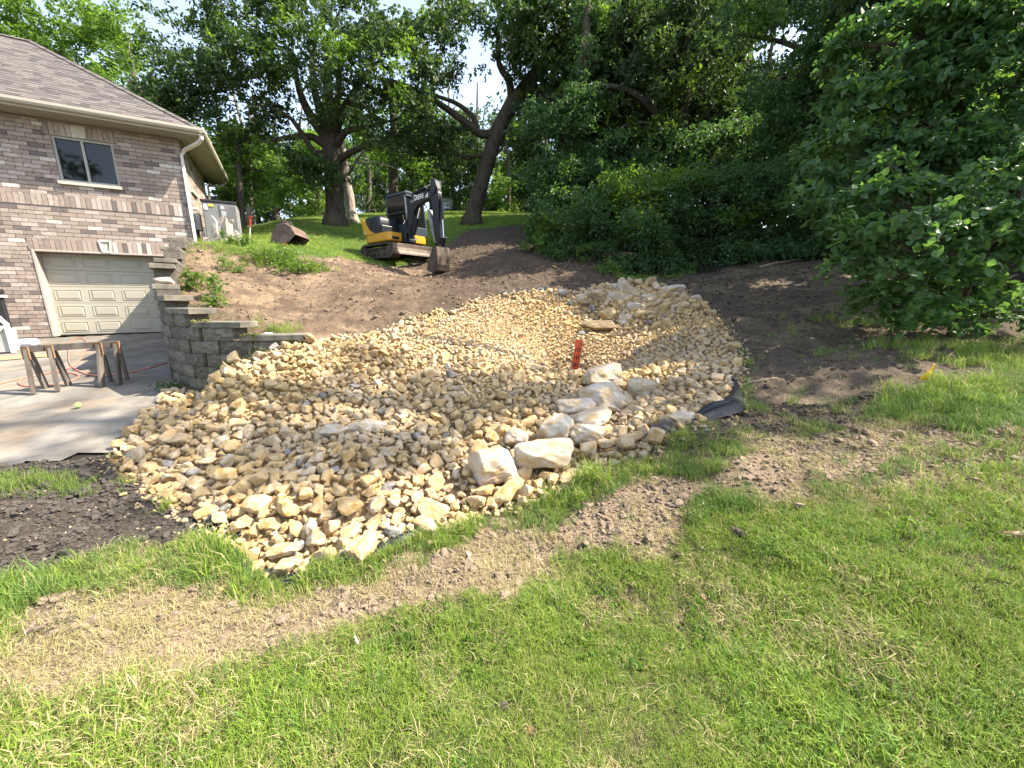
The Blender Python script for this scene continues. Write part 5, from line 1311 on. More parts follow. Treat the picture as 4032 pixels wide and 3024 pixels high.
for i, (a, n) in enumerate(zip(stops_, NC)):
    s0, s1 = prev, a; prev = a; L = s1 - s0
    if L < .05: continue
    s1b = s1 + .06; zt = BASE + n * CH + .040
    k = max(1, round(L / .45)) if i > 0 else 1
    for j in range(k):
        a0 = s0 + (s1b - s0) * j / k - .02; a1 = s0 + (s1b - s0) * (j + 1) / k - .02 - .006
        pm, dm = along((a0 + a1) / 2); nrm = Vector((-dm.y, dm.x, 0))
        if nrm.dot(Vector((-1, -1, 0))) < 0: nrm = -nrm
        p0, _ = along(a0); p1, _ = along(a1); ax = (p1 - p0).normalized() if (p1 - p0).length > .02 else dm
        wl = (p1 - p0).length + .03; c = (p0 + p1) / 2 + nrm * .02; nr2 = Vector((-ax.y, ax.x, 0)); nr2 = nr2 if nr2.dot(nrm) > 0 else -nr2
        b = MB(); b.box((0, 0, 0), (wl, TH_ + .05, .078), M=Matrix(((ax.x, nr2.x, 0, c.x - rw.location.x), (ax.y, nr2.y, 0, c.y - rw.location.y), (0, 0, 1, zt - rw.location.z), (0, 0, 0, 1))))
        b.build('cap', M_CAP, rw, bevel=.008)
        if i in (0, 1) and j == k - 1:
            rs = np.random.RandomState(i); mb_ = MB()
            for q_ in range(26):
                e = c + ax * (-.5 if ax.x > 0 else .5) * wl * (1 - .5 * rs.rand() ** 1.5) * .95 + nr2 * rs.uniform(.02, .185); rr = rs.uniform(.012, .035)
                mb_.box((e.x - rw.location.x, e.y - rw.location.y, zt + .04 - rw.location.z - (.03 if rs.rand() < .4 else 0)), (rr * 2, rr * 1.6, rr * .8), rot=(rs.rand(), rs.rand(), rs.rand() * 3))
            mo = mb_.build('moss', MOSS, rw, bevel=.004); mo['kind'] = 'stuff'

# ------------------------------------------------------------------ excavator
EXY = -37.7
ep = P(1562, 1022, 14.3); ez = float(Hs(ep.x, ep.y)) + .02
exc = empty('mini_excavator', (ep.x, ep.y, ez), R(EXY), 'black and yellow compact excavator parked on the slope with its bucket resting on the dirt', 'excavator')
M_YEL = simple('yellow_machine_paint', (.55, .26, .018), (.62, .31, .025), 3, .4, .03)
M_BLK2 = simple('black_machine_paint', (.007, .009, .013), (.013, .017, .023), 4, .42, .03, spec=.35)
M_CAB = simple('blue_black_cab_paint', (.018, .030, .040), (.027, .043, .056), 4, .4, 0)
M_RUB = simple('muddy_rubber_track', (.022, .019, .016), (.095, .074, .056), 3, .95, .5, .02)
M_STL = simple('worn_blade_steel', (.085, .066, .052), (.25, .20, .16), 2.2, .7, .3, .01, metal=.2)
M_MUD = simple('muddy_bucket_steel', (.028, .022, .018), (.12, .088, .066), 3, .8, .4, .02, metal=.2)
M_CHR = mat('chrome_rod', .15, (.6, .6, .6), metal=1.0)
M_CGL = mat('cab_glass', .12, (.006, .008, .009), .6)
M_WTX = mat('white_decal', .5, (.75, .75, .72))
# tracks
for sy in (-1, 1):
    y0 = sy * .74; L2, Rr = .82, .26; w_ = .38
    b = MB(); outl = []
    for k in range(9): a = R(-90 + k * 22.5); outl.append((L2 + math.cos(a) * Rr, math.sin(a) * Rr + Rr))
    for k in range(9): a = R(90 + k * 22.5); outl.append((-L2 + math.cos(a) * Rr, math.sin(a) * Rr + Rr))
    inner = [(x_ * .93 if abs(x_) > .5 else x_, (z_ - Rr) * .80 + Rr) for x_, z_ in outl]; n = len(outl)
    vs_ = [Vector((x_, y0 - w_ / 2, z_)) for x_, z_ in outl] + [Vector((x_, y0 + w_ / 2, z_)) for x_, z_ in outl] + [Vector((x_, y0 - w_ / 2, z_)) for x_, z_ in inner] + [Vector((x_, y0 + w_ / 2, z_)) for x_, z_ in inner]
    fs = []
    for i in range(n):
        j = (i + 1) % n; fs += [(i, j, n + j, n + i), (2 * n + i, 3 * n + i, 3 * n + j, 2 * n + j), (i, 2 * n + i, 2 * n + j, j), (n + i, n + j, 3 * n + j, 3 * n + i)]
    b.add(vs_, fs)
    tk = b.build('track', M_RUB, exc)
    per = []
    for i in range(n):
        a_, c_ = Vector((outl[i][0], 0, outl[i][1])), Vector((outl[(i + 1) % n][0], 0, outl[(i + 1) % n][1])); m_ = max(1, round((c_ - a_).length / .105))
        for k in range(m_): per.append((a_.lerp(c_, (k + .5) / m_), (c_ - a_).normalized()))
    lb = MB()
    for p_, d_ in per:
        M = Matrix.Translation((p_.x, y0, p_.z)) @ d_.to_track_quat('X', 'Z').to_matrix().to_4x4(); lb.box((0, 0, 0), (.045, w_ * .98, .05), M=M)
    lb.build('track_lugs', M_RUB, tk)
    fb = MB(); fb.box((0, y0, Rr), (1.7, w_ * .55, .22)); fb.box((0, y0 - sy * -.0, Rr + .10), (1.3, w_ * .75, .06))
    for k in range(5):
        c = Vector((-.6 + k * .3, y0, .11)); fb.tube([c - Vector((0, w_ * .42, 0)), c + Vector((0, w_ * .42, 0))], .075, 12)
    fb.build('track_frame', M_RUB, tk)
    for sx in (-1, 1):
        wb = MB(); c = Vector((sx * L2, y0, Rr)); wb.tube([c - Vector((0, w_ * .46, 0)), c + Vector((0, w_ * .46, 0))], .19, 20); wb.tube([c - Vector((0, w_ * .49, 0)), c + Vector((0, w_ * .49, 0))], .08, 12); wb.build('sprocket', M_MUD, tk)
b = MB(); b.box((0, 0, .34), (1.1, 1.1, .2)); b.tube([(0, 0, .42), (0, 0, .60)], .42, 24); b.build('undercarriage', M_MUD, exc)
# blade
b = MB(); prof = [(1.34, .10), (1.30, .2), (1.29, .32), (1.33, .45), (1.30, .46), (1.24, .33), (1.24, .2), (1.28, .09)]
b.prism([Vector((x_, -.93, z_)) for x_, z_ in prof], (0, 1.86, 0)); b.box((1.29, -.925, .28), (.12, .02, .36)); b.box((1.29, .925, .28), (.12, .02, .36)); b.box((1.335, 0, .10), (.03, 1.84, .06))
b.build('dozer_blade', M_STL, exc, bevel=.005)
b = MB(); b.bar((.4, -.38, .32), (1.26, -.38, .28), .1, .12); b.bar((.4, .38, .32), (1.26, .38, .28), .1, .12); b.build('blade_arm', M_MUD, exc)
# body: rounded yellow skirt
def rounded(x0, x1, y0, y1, z0, z1, rr, top_in=.0, n=6, rearfac=1.0):
    pts = []
    for (cx, cy_, a0, r_) in ((x1 - rr * .3, y1 - rr * .3, 0, rr * .3), (x0 + rr * rearfac, y1 - rr, 90, rr), (x0 + rr * rearfac, y0 + rr, 180, rr), (x1 - rr * .3, y0 + rr * .3, 270, rr * .3)):
        for k in range(n + 1):
            a = R(a0 + 90 * k / n); pts.append((cx + math.cos(a) * r_ * (rearfac if r_ == rr else 1), cy_ + math.sin(a) * r_))
    return pts
def loft(b, pts, levels, mi=0):
    """levels: (z, inset, xshift)"""
    n = len(pts); cx = sum(p[0] for p in pts) / n; cy_ = sum(p[1] for p in pts) / n; vs_ = []
    for z, ins, xs_ in levels:
        for (x_, y_) in pts: vs_.append(Vector((cx + (x_ - cx) * (1 - ins) + xs_, cy_ + (y_ - cy_) * (1 - ins), z)))
    fs = [tuple(range(n))[::-1]]
    for l in range(len(levels) - 1):
        for i in range(n): j = (i + 1) % n; fs.append((l * n + i, l * n + j, (l + 1) * n + j, (l + 1) * n + i))
    fs.append(tuple((len(levels) - 1) * n + i for i in range(n))); b.add(vs_, fs, mi)
sk = rounded(-1.02, .88, -.90, .90, 0, 0, .55)
b = MB(); loft(b, sk, [(.58, .05, 0), (.62, 0, 0), (.90, 0, 0)]); b.build('skirt', M_YEL, exc, bevel=.01)
# counterweight: yellow rear rim sweeping up to the engine cover
cw = [(x_, y_) for x_, y_ in rounded(-1.04, -.35, -.91, .91, 0, 0, .58)]
b = MB(); loft(b, cw, [(.90, 0, 0), (1.15, 0, 0), (1.42, .03, -.0), (1.5, .10, .0)])
b.build('counterweight', M_YEL, exc, smooth=False, bevel=.015)
# sweeping yellow side panel, wedge shaped, and dark engine cover
b = MB(); b.prism([Vector((-.75, -.925, .89)), Vector((.1, -.925, .89)), Vector((-.10, -.925, .93)), Vector((-.35, -.925, 1.06)), Vector((-.55, -.925, 1.30)), Vector((-.70, -.925, 1.46)), Vector((-.85, -.925, 1.46))], (0, .05, 0)); b.build('side_panel', M_YEL, exc)
eh = rounded(-.98, .28, -.915, .02, 0, 0, .42)
b = MB(); loft(b, eh, [(.91, .0, 0), (1.25, .0, .0), (1.42, .03, 0), (1.52, .12, 0), (1.54, .22, 0)])
b.build('engine_cover', M_BLK2, exc, smooth=True).modifiers.new('edge', 'EDGE_SPLIT').split_angle = R(50)
b = MB(); b.box((.22, -.5, 1.05), (.30, .72, .30)); b.box((.1, -.45, 1.35), (.3, .6, .2)); b.build('tank_cover', M_BLK2, exc, bevel=.04)
b = MB(); b.box((.0, -.918, 1.10), (.9, .012, .012)); b.box((-.22, -.92, 1.25), (.012, .012, .5)); b.build('cover_seam', mat('black_seam', .8, (.005, .005, .005)), exc)
# cab
cx0, cx1, cy0, cy1, cz0, cz1 = -.42, .86, -.02, .90, .90, 2.44
b = MB(); pw = .075
corn = {}
for (x_, y_, xt) in ((cx1, cy0, cx1 - .16), (cx1, cy1, cx1 - .16), (cx0, cy0, cx0 + .02), (cx0, cy1, cx0 + .02)):
    b.bar((x_, y_, cz0), (xt, y_ + (.03 if y_ == cy0 else -.03), cz1 - .05), pw, pw)
b.box(((cx0 + cx1) / 2 - .05, (cy0 + cy1) / 2, cz1), (cx1 - cx0 - .02, cy1 - cy0 + .02, .09))
b.box(((cx0 + cx1) / 2 - .02, (cy0 + cy1) / 2, cz1 - .10), (cx1 - cx0 - .12, cy1 - cy0 - .06, .08))
b.box((cx1 - .01, (cy0 + cy1) / 2, 1.05), (.06, cy1 - cy0, .32)); b.box(((cx0 + cx1) / 2, cy0, 1.1), (cx1 - cx0, .05, .42)); b.box(((cx0 + cx1) / 2, cy1, 1.1), (cx1 - cx0, .05, .42)); b.box((cx0, (cy0 + cy1) / 2, 1.3), (.06, cy1 - cy0, .82))
b.bar((cx1 - .09, cy0, 1.75), (cx0, cy0, 1.75), .04, .04)
cabo = b.build('cab', M_CAB, exc, bevel=.012)
for (nm, A_) in (('cab_window', [(cx1 - .012, cy0 + .04, 1.2), (cx1 - .012, cy1 - .04, 1.2), (cx1 - .15, cy1 - .06, cz1 - .1), (cx1 - .15, cy0 + .06, cz1 - .1)]),
                 ('cab_window', [(cx0 + .04, cy0 - .0, 1.3), (cx1 - .04, cy0 - .0, 1.3), (cx1 - .17, cy0 + .02, cz1 - .1), (cx0 + .05, cy0 + .02, cz1 - .1)]),
                 ('cab_window', [(cx0, cy1 - .05, 1.7), (cx0, cy0 + .05, 1.7), (cx0 + .02, cy0 + .05, cz1 - .1), (cx0 + .02, cy1 - .05, cz1 - .1)])):
    b = MB(); v0 = Vector(A_[1]) - Vector(A_[0]); nn = v0.cross(Vector(A_[2]) - Vector(A_[1])).normalized() * .008; b.prism([Vector(p) for p in A_], nn); b.build(nm, M_CGL, cabo)
b = MB(); b.box((.05, .44, 1.15), (.5, .5, .12)); b.box((-.2, .44, 1.5), (.12, .48, .62), rot=(0, -.15, 0)); b.build('seat', mat('black_seat', .7, (.012, .012, .013)), cabo, bevel=.03)
# swing bracket and boom.  local plane y = by
by = -.14
b = MB(); b.box((.95, by, .72), (.34, .44, .36)); b.box((1.1, by, .60), (.36, .30, .12)); b.tube([(1.12, by, .50), (1.12, by, .95)], .10, 16); b.build('swing_bracket', M_BLK2, exc, bevel=.02)
b = MB(); b.box((.80, by - .50, .70), (.25, .30, .10)); b.build('foot_step', M_BLK2, exc, bevel=.03)
def plate(b, prof, y_, th, mi=0): b.prism([Vector((x_, y_ - th / 2, z_)) for x_, z_ in prof], (0, th, 0), mi)
boomp = [(1.02, .80), (1.20, .76), (1.42, 1.45), (1.56, 1.85), (1.74, 2.08), (1.98, 2.18), (2.42, 2.26), (2.60, 2.33), (2.60, 2.50), (2.40, 2.56), (1.95, 2.60), (1.55, 2.56), (1.33, 2.40), (1.20, 2.00), (1.08, 1.4)]
b = MB(); plate(b, boomp, by, .22); boom = b.build('boom', M_BLK2, exc, bevel=.012)
b = MB(); b.tube([(1.32, by, .92), (1.52, by, 1.35)], .075, 14); b.build('boom_cylinder', M_BLK2, exc)
b = MB(); b.tube([(1.30, by + .0, .84), (1.62, by, 1.55)], .085, 14, mi=0); b.tube([(1.62, by, 1.55), (1.78, by, 1.98)], .04, 12, mi=1); b.build('boom_cylinder', [M_BLK2, M_CHR], exc, smooth=False)
b = MB(); b.tube([(1.50, by, 2.66), (2.15, by, 2.80)], .06, 14, mi=0); b.tube([(2.15, by, 2.80), (2.62, by, 2.93)], .032, 12, mi=1); b.box((1.50, by, 2.62), (.12, .16, .16)); b.build('arm_cylinder', [M_BLK2, M_CHR], exc)
armp = [(2.56, 2.98), (2.66, 3.04), (2.76, 2.94), (2.84, 2.62), (2.88, 2.30), (2.86, 1.4), (2.86, .70), (2.74, .62), (2.62, .70), (2.56, 1.4), (2.50, 2.10), (2.44, 2.34), (2.50, 2.60)]
b = MB(); plate(b, armp, by, .19); arm = b.build('arm', M_BLK2, exc, bevel=.012)
b = MB()
for s_ in (-1, 1): plate(b, [(2.50, 2.42), (2.70, 2.40), (2.83, 2.70), (2.76, 3.00), (2.64, 3.07), (2.54, 2.98)], by + s_ * .115, .022)
b.build('arm_plate', M_BLK2, arm)
b = MB(); b.tube([(2.94, by, 2.10), (2.97, by, 1.30)], .055, 14, mi=0); b.tube([(2.97, by, 1.30), (2.99, by, .82)], .03, 12, mi=1); b.box((2.93, by, 2.12), (.14, .12, .12)); b.build('bucket_cylinder', [M_BLK2, M_CHR], exc)
b = MB(); b.bar((2.99, by - .10, .82), (2.70, by - .10, .58), .07, .025); b.bar((2.99, by + .10, .82), (2.70, by + .10, .58), .07, .025); b.bar((2.99, by - .06, .82), (2.86, by - .06, .40), .07, .03); b.bar((2.99, by + .06, .82), (2.86, by + .06, .40), .07, .03)
b.tube([(2.99, by - .14, .82), (2.99, by + .14, .82)], .035, 12); b.tube([(2.70, by - .16, .60), (2.70, by + .16, .60)], .04, 12); b.build('bucket_linkage', M_BLK2, exc)
# thumb folded along the arm
b = MB(); plate(b, [(2.36, 1.78), (2.26, 1.84), (2.30, 1.60), (2.44, 1.20), (2.56, .78), (2.66, .66), (2.62, .82), (2.52, 1.30), (2.42, 1.62)], by - .0, .20); b.build('thumb', simple('pale_worn_steel', (.16, .17, .17), (.30, .31, .31), 3, .5, .1, metal=.4), exc)
# bucket
bz = -.42
bp = [(2.92, .52), (2.96, .20), (2.95, -.10), (2.86, -.30), (2.66, -.38), (2.42, -.30), (2.36, -.20)]
def bucket(b, prof, y0, y1, th=.03, side=None):
    n = len(prof); inner = []
    c = Vector((sum(p[0] for p in prof) / n, 0, sum(p[1] for p in prof) / n))
    for (x_, z_) in prof:
        d = (Vector((x_, 0, z_)) - c).normalized(); inner.append((x_ - d.x * th, z_ - d.z * th))
    vs_ = []
    for pr in (prof, inner):
        for yy in (y0, y1): vs_ += [Vector((x_, yy, z_)) for x_, z_ in pr]
    fs = []
    for i in range(n - 1): fs += [(i, i + 1, n + i + 1, n + i), (2 * n + i, 3 * n + i, 3 * n + i + 1, 2 * n + i + 1)]
    fs += [(0, n, 3 * n, 2 * n), (n - 1, 2 * n + n - 1, 3 * n + n - 1, n + n - 1)]
    b.add(vs_, fs)
    for yy in (y0, y1): b.prism([Vector((x_, yy - .01, z_)) for x_, z_ in (side or prof)], (0, .02, 0))
b = MB(); bucket(b, bp, by - .30, by + .30, side=bp + [(2.55, .22), (2.72, .50)])
for k in range(5): b.box((2.36, by - .26 + k * .13, -.19), (.14, .05, .03), rot=(0, -.8, 0))
for s_ in (-.09, .09): b.prism([Vector((2.68, by + s_ - .012, .40)), Vector((2.95, by + s_ - .012, .20)), Vector((2.92, by + s_ - .012, .62)), Vector((2.70, by + s_ - .012, .66))], (0, .024, 0))
b.build('bucket', M_MUD, exc, bevel=.006)
# hoses
b = MB()
for k in range(3):
    yy = by - .06 + k * .06; b.tube(smooth_path([(1.15, yy, .95), (1.05, yy - .1, 1.35), (1.22, yy, 2.1), (1.45, yy, 2.6), (1.9, yy, 2.66), (2.35, yy, 2.60), (2.55, yy, 2.72)], [.014] * 7, 4)[0], .014, 6)
b.build('hose', mat('hydraulic_hose', .6, (.010, .010, .011)), exc)
b = MB(); b.tube([(1.0, by - .16, 1.55), (1.06, by - .22, 1.75)], .02, 8); b.tube([(1.02, by - .2, 1.35), (1.10, by - .18, 1.5)], .018, 8); b.build('fitting', M_CHR, exc)
b = MB(); b.box((2.845, by, 2.52), (.012, .12, .20), rot=(0, -.15, 0)); b.build('decal', M_WTX, exc)
# lettering on the boom
def text_mesh(body, size, ext=.003):
    cu = bpy.data.curves.new('lettering', 'FONT'); cu.body = body; cu.size = size; cu.extrude = ext; cu.offset = size * .018; cu.space_character = 1.02; cu.resolution_u = 3
    o = bpy.data.objects.new('lettering', cu); COL.objects.link(o)
    dg = bpy.context.evaluated_depsgraph_get(); me = bpy.data.meshes.new_from_object(o.evaluated_get(dg)); bpy.data.objects.remove(o); me.materials.clear(); return me
ys = by - .11 - .006
me = text_mesh('EERE', .21, .004); o = link('lettering', me, exc, M_WTX); o.location = (1.755, ys, 2.31); o.rotation_euler = (R(90), R(-4), 0); o.scale = (.86, 1, 1)
me = text_mesh('D', .27, .004); o = link('lettering', me, exc, M_WTX); o.location = (1.60, ys, 2.30); o.rotation_euler = (R(90), R(-4), 0); o.scale = (.8, 1, 1)
b = MB()
deer = [(0, .02), (.03, .0), (.06, .05), (.11, .06), (.15, .0), (.175, .01), (.14, .08), (.16, .12), (.20, .15), (.17, .17), (.15, .22), (.135, .16), (.12, .22), (.11, .15), (.06, .12), (.02, .10)]
b.prism([Vector((2.22 + x_ * .9, ys, 2.30 + z_)) for x_, z_ in deer], (0, .004, 0)); b.build('logo', M_WTX, exc)
b = MB(); b.prism([Vector((1.38 + x_, ys, 2.24 + z_)) for x_, z_ in ((0, .02), (.03, 0), (.17, .02), (.2, .05), (.19, .10), (.16, .12), (.02, .10), (0, .08))], (0, .004, 0)); b.build('decal', simple('faded_decal', (.10, .08, .10), (.30, .28, .22), 8, .5, 0), exc)
b = MB(); b.tube([(.882, .30, .76), (.892, .30, .76)], .055, 20); b.build('badge', mat('dark_badge', .5, (.02, .02, .02)), exc)
b = MB(); b.prism([Vector((.894, .27 + x_ * .25, .745 + z_ * .22)) for x_, z_ in deer], (.003, 0, 0)); b.build('logo', M_WTX, exc)
b = MB(); b.box((-.62, -.932, .98), (.10, .008, .12)); b.box((.873, .60, 1.02), (.012, .14, .03)); b.build('decal', simple('grey_decal', (.35, .32, .30), (.5, .46, .42), 9, .5, 0), exc)

def squash(z): return z if z < .75 else .75 + (z - .75) * .78
for o in exc.children_recursive:
    st_ = o.name.split('.')[0]
    if st_ in ('boom', 'boom_cylinder', 'arm_cylinder', 'arm', 'arm_plate', 'bucket_cylinder', 'thumb', 'hose', 'fitting') or (st_ in ('decal', 'logo') and o.data.vertices[0].co.x > 1.2):
        for v in o.data.vertices: v.co.z = squash(v.co.z)
    if st_ in ('arm', 'bucket_cylinder', 'thumb'):
        for v in o.data.vertices:
            if v.co.z < 1.15: v.co.z -= .26
    if st_ in ('bucket', 'bucket_linkage'):
        for v in o.data.vertices: v.co.z -= .26
    if st_ == 'lettering': o.location.z = squash(o.location.z) + .0
exc.scale = (.87, .87, .87)

# ------------------------------------------------------------------ smaller things
def gz(x, y): return float(Hd(np.array([x]), np.array([y]))[0])
# riser pipe
M_ORG = simple('orange_plastic', (.62, .080, .028), (.70, .11, .04), 4, .5, 0)
rp = P(2262, 1462, 6.85); rt_ = P(2281, 1338, 6.85); hgt = (rt_ - rp).length + .22; dirv = (rt_ - rp).normalized()
tl = Euler((0, math.atan2(dirv.x, dirv.z), 0))
riser = empty('riser_pipe', rp - dirv * .22, 0, 'orange perforated riser pipe standing in the basin of the rock pile', 'drain pipe')
riser.rotation_euler = tl
rr = .064
b = MB(); nz = int(hgt / .034); nk = 20; hz_ = hgt / nz
for i in range(nz):
    hole_row = (i % 4) in (1, 2, ) and i < nz - 2
    for k in range(nk):
        if hole_row and k % 2 == (0 if i % 4 == 1 else 0): continue
        a0, a1 = 2 * math.pi * k / nk, 2 * math.pi * (k + 1) / nk; z0, z1 = i * hz_, (i + 1) * hz_
        b.add([(math.cos(a0) * rr, math.sin(a0) * rr, z0), (math.cos(a1) * rr, math.sin(a1) * rr, z0), (math.cos(a1) * rr, math.sin(a1) * rr, z1), (math.cos(a0) * rr, math.sin(a0) * rr, z1)], [(0, 1, 2, 3)])
b.build('perforated_tube', M_ORG, riser)
b = MB(); b.tube([(0, 0, .02), (0, 0, hgt - .02)], rr - .012, 20); b.build('tube_inside', mat('dark_orange_inside', .9, (.06, .010, .006)), riser)
for i in range(0, nz - 1, 4):
    b = MB(); z_ = i * hz_ + .002; b.tube([(0, 0, z_), (0, 0, z_ + .018)], rr + .007, 24); b.build('ring', M_ORG, riser)
b = MB(); b.tube([(0, 0, hgt - .06), (0, 0, hgt)], rr + .004, 24); b.build('cap', M_ORG, riser, bevel=.004)
b = MB(); b.tube([(0, 0, hgt + .0005), (0, 0, hgt + .001)], .012, 10); b.build('cap_hole', mat('hole_black', .9, (.005, .003, .003)), riser)

# saw horses / weathered trestle on the drive
M_WW = simple('weathered_wood', (.060, .050, .042), (.17, .145, .12), 5, .9, .4, .01, sc3=(1, 1, .2)); M_WB = simple('brown_bracket_wood', (.17, .09, .045), (.32, .19, .10), 6, .85, .3, .01)
a0 = P(100, 1402, 5.3); a1 = P(480, 1392, 5.75)
def gd_(p): return float(zdrive(p.y))
a0.z = gd_(a0) + .60; a1.z = gd_(a1) + .58
sh_ = empty('sawhorse', ((a0.x + a1.x) / 2, (a0.y + a1.y) / 2, gd_(a0)), 0, 'weathered wooden sawhorse standing on the driveway in front of the garage door', 'sawhorse')
o0 = Vector(sh_.location)
b = MB(); b.bar(a0 - o0, a1 - o0, .09, .04); b.build('rail', M_WW, sh_, bevel=.003)
dv = (a1 - a0).normalized(); pv = Vector((-dv.y, dv.x, 0))
for s_, base_ in ((.03, a0), (.27, a0), (-.22, a1), (-.03, a1)):
    top = base_ + dv * s_
    for sg in (-1, 1):
        if (s_, sg) in ((-.03, 1), (.35, 1)) and False: continue
        bot = top + pv * sg * .15 + dv * (.02 if s_ in (.03, .27) else -.02); bot.z = gd_(bot) + .0
        b = MB(); b.bar(bot - o0, top + pv * sg * .03 - o0, .085, .035); b.build('leg', M_WW, sh_, bevel=.003)
    b = MB(); b.bar(top + pv * -.045 - o0 + Vector((0, 0, -.14)), top - o0 + pv * -.045 + Vector((0, 0, .035)), .10, .02); b.build('bracket', M_WB, sh_, bevel=.002)
# hose on the drive
M_HOSE = simple('salmon_rubber_hose', (.60, .17, .11), (.70, .24, .17), 5, .5, 0)
hz1 = [(0, 1512), (80, 1490), (180, 1462), (280, 1440), (310, 1415), (316, 1400)]
def dpt(px, py):
    dz = -ST - (py - 1512) / F * CT; dy = CT - (py - 1512) / F * ST; Y = 4.
    for _ in range(20): Y = (EYE - float(zdrive(Y)) - .012) / -dz * dy
    p = P(px, py, Y); return Vector((p.x, p.y, float(zdrive(p.y)) + .010))
b = MB()
for path in ([(-80, 1530), (0, 1510), (90, 1487), (190, 1468), (285, 1442), (325, 1400), (345, 1360), (330, 1335), (300, 1330), (272, 1350), (270, 1395), (276, 1432), (310, 1460), (380, 1478), (480, 1470), (580, 1450), (640, 1432), (690, 1420)],
             [(85, 1492), (74, 1505), (90, 1517), (150, 1521), (230, 1512), (290, 1495), (310, 1480), (290, 1470), (230, 1465), (160, 1470)]):
    p_, _ = smooth_path([dpt(*a) for a in path], [0] * len(path), 6); b.tube(p_, .010, 8)
tag(b.build('garden_hose', M_HOSE, None, True), 'salmon red hose looped across the driveway under the sawhorse', 'hose')
# tennis ball
tbp = dpt(309, 1604); b = MB()
import bmesh
def uv(name, r, m, parent=None, loc=(0, 0, 0), sc=(1, 1, 1)):
    bm = bmesh.new(); bmesh.ops.create_uvsphere(bm, u_segments=20, v_segments=12, radius=r); me = bpy.data.meshes.new(name); bm.to_mesh(me); bm.free()
    me.polygons.foreach_set('use_smooth', [True] * len(me.polygons)); o = link(name, me, parent, m); o.location = loc; o.scale = sc; return o
tb = empty('tennis_ball', tbp, 0, 'lime green tennis ball lying on the driveway', 'ball'); uv('ball', .033, simple('felt', (.30, .55, .08), (.38, .65, .12), 30, .95, .4, .002), tb, (0, 0, .033))
b = MB(); b.tube([(.0337 * math.cos(t) * math.cos(.35 * math.sin(2 * t)), .0337 * math.sin(t) * math.cos(.35 * math.sin(2 * t)), .033 + .0337 * math.sin(.35 * math.sin(2 * t))) for t in [k * .2617 for k in range(25)]], .0012, 5); b.build('seam', mat('seam_white', .8, (.8, .8, .75)), tb)
# pink stone on the wall cap
me = rock_mesh('smooth_stone', 44, 4, (1, 1, 1), .02, 20, simple('pinkish_smooth_stone', (.42, .31, .26), (.56, .44, .38), 5, .8, .1), 8); o = link('smooth_stone', me)
s_ = s_of(P(690, 1100, 7.0)); pp, _ = along((stops_[3] + stops_[4]) / 2); o.location = (pp.x, pp.y, BASE + 8 * CH + .082 + .055); o.scale = (.15, .12, .07); tag(o, 'smooth pinkish stone resting on a step cap of the retaining wall', 'stone')
# marking flag
M_FLAG = mat('yellow_flag_vinyl', .45, (.88, .56, .01)); t = NT(M_FLAG)
fp = P(3665, 1500, 3.72); fp.z = gz(fp.x, fp.y)
fl_ = empty('marking_flag', fp, 0, 'small yellow marking flag stuck in the soil on the right', 'flag')
ftop = P(3684, 1432, 3.72) - fp
b = MB(); b.tube([(0, 0, -.05), ftop * .6, ftop], .0018, 6); b.build('wire', mat('flag_wire', .4, (.3, .3, .3), metal=.8), fl_)
V = []; Fc = []
for i in range(7):
    for j in range(5):
        a, c = i / 6, j / 4; x_ = -.004 - (.022 + .085 * a) * c; z_ = ftop.z * 1.0 - a * .155 - .01 * c; V.append((ftop.x + x_, ftop.y + .018 * math.sin(a * 3 + c * 5) * c, z_))
for i in range(6):
    for j in range(4): k = i * 5 + j; Fc.append((k, k + 1, k + 6, k + 5))
me = bpy.data.meshes.new('flag_sheet'); me.from_pydata(V, [], Fc); me.update(); o = link('flag_sheet', me, fl_, M_FLAG); sm = o.modifiers.new('thick', 'SOLIDIFY'); sm.thickness = .0008; [setattr(p, 'use_smooth', True) for p in me.polygons]
# sticks on the ground
M_STK = simple('pale_stick', (.26, .20, .13), (.42, .34, .24), 20, .9, .3, .003)
def stick(lab, a, c, r, cat='stick'):
    p0, p1 = Vector((*a, gz(*a) + r)), Vector((*c, gz(*c) + r)); b = MB(); b.tube(curve_pts(p0, p1, .03, 6, random, .015), [r * (1 - .5 * i / 6) for i in range(7)], 7); tag(b.build('stick', M_STK, None, True), lab, cat, 'sticks on the ground')
for lab, A_, C_, r in (('thin stick lying by the yellow marking flag', (3650, 1438, 4.0), (3712, 1436, 4.0), .006), ('thin stick on the dark soil right of the black fabric flap', (2915, 1518, 4.2), (3060, 1500, 4.3), .007),
                       ('short pale stick in the lawn below the worn strip', (3150, 1965, 2.2), (3260, 1985, 2.2), .005), ('thin stick pointing at the right rim of the rock pile', (2905, 1375, 5.6), (2960, 1355, 5.9), .008),
                       ('stick lying on the lower right wood edge soil', (2990, 1060, 11.4), (3150, 1030, 11.6), .02), ('dark stick on the dirt below the excavator tracks', (1590, 1245, 7.1), (1700, 1262, 6.9), .012)):
    a, c = P(*A_), P(*C_); stick(lab, (a.x, a.y), (c.x, c.y), r)
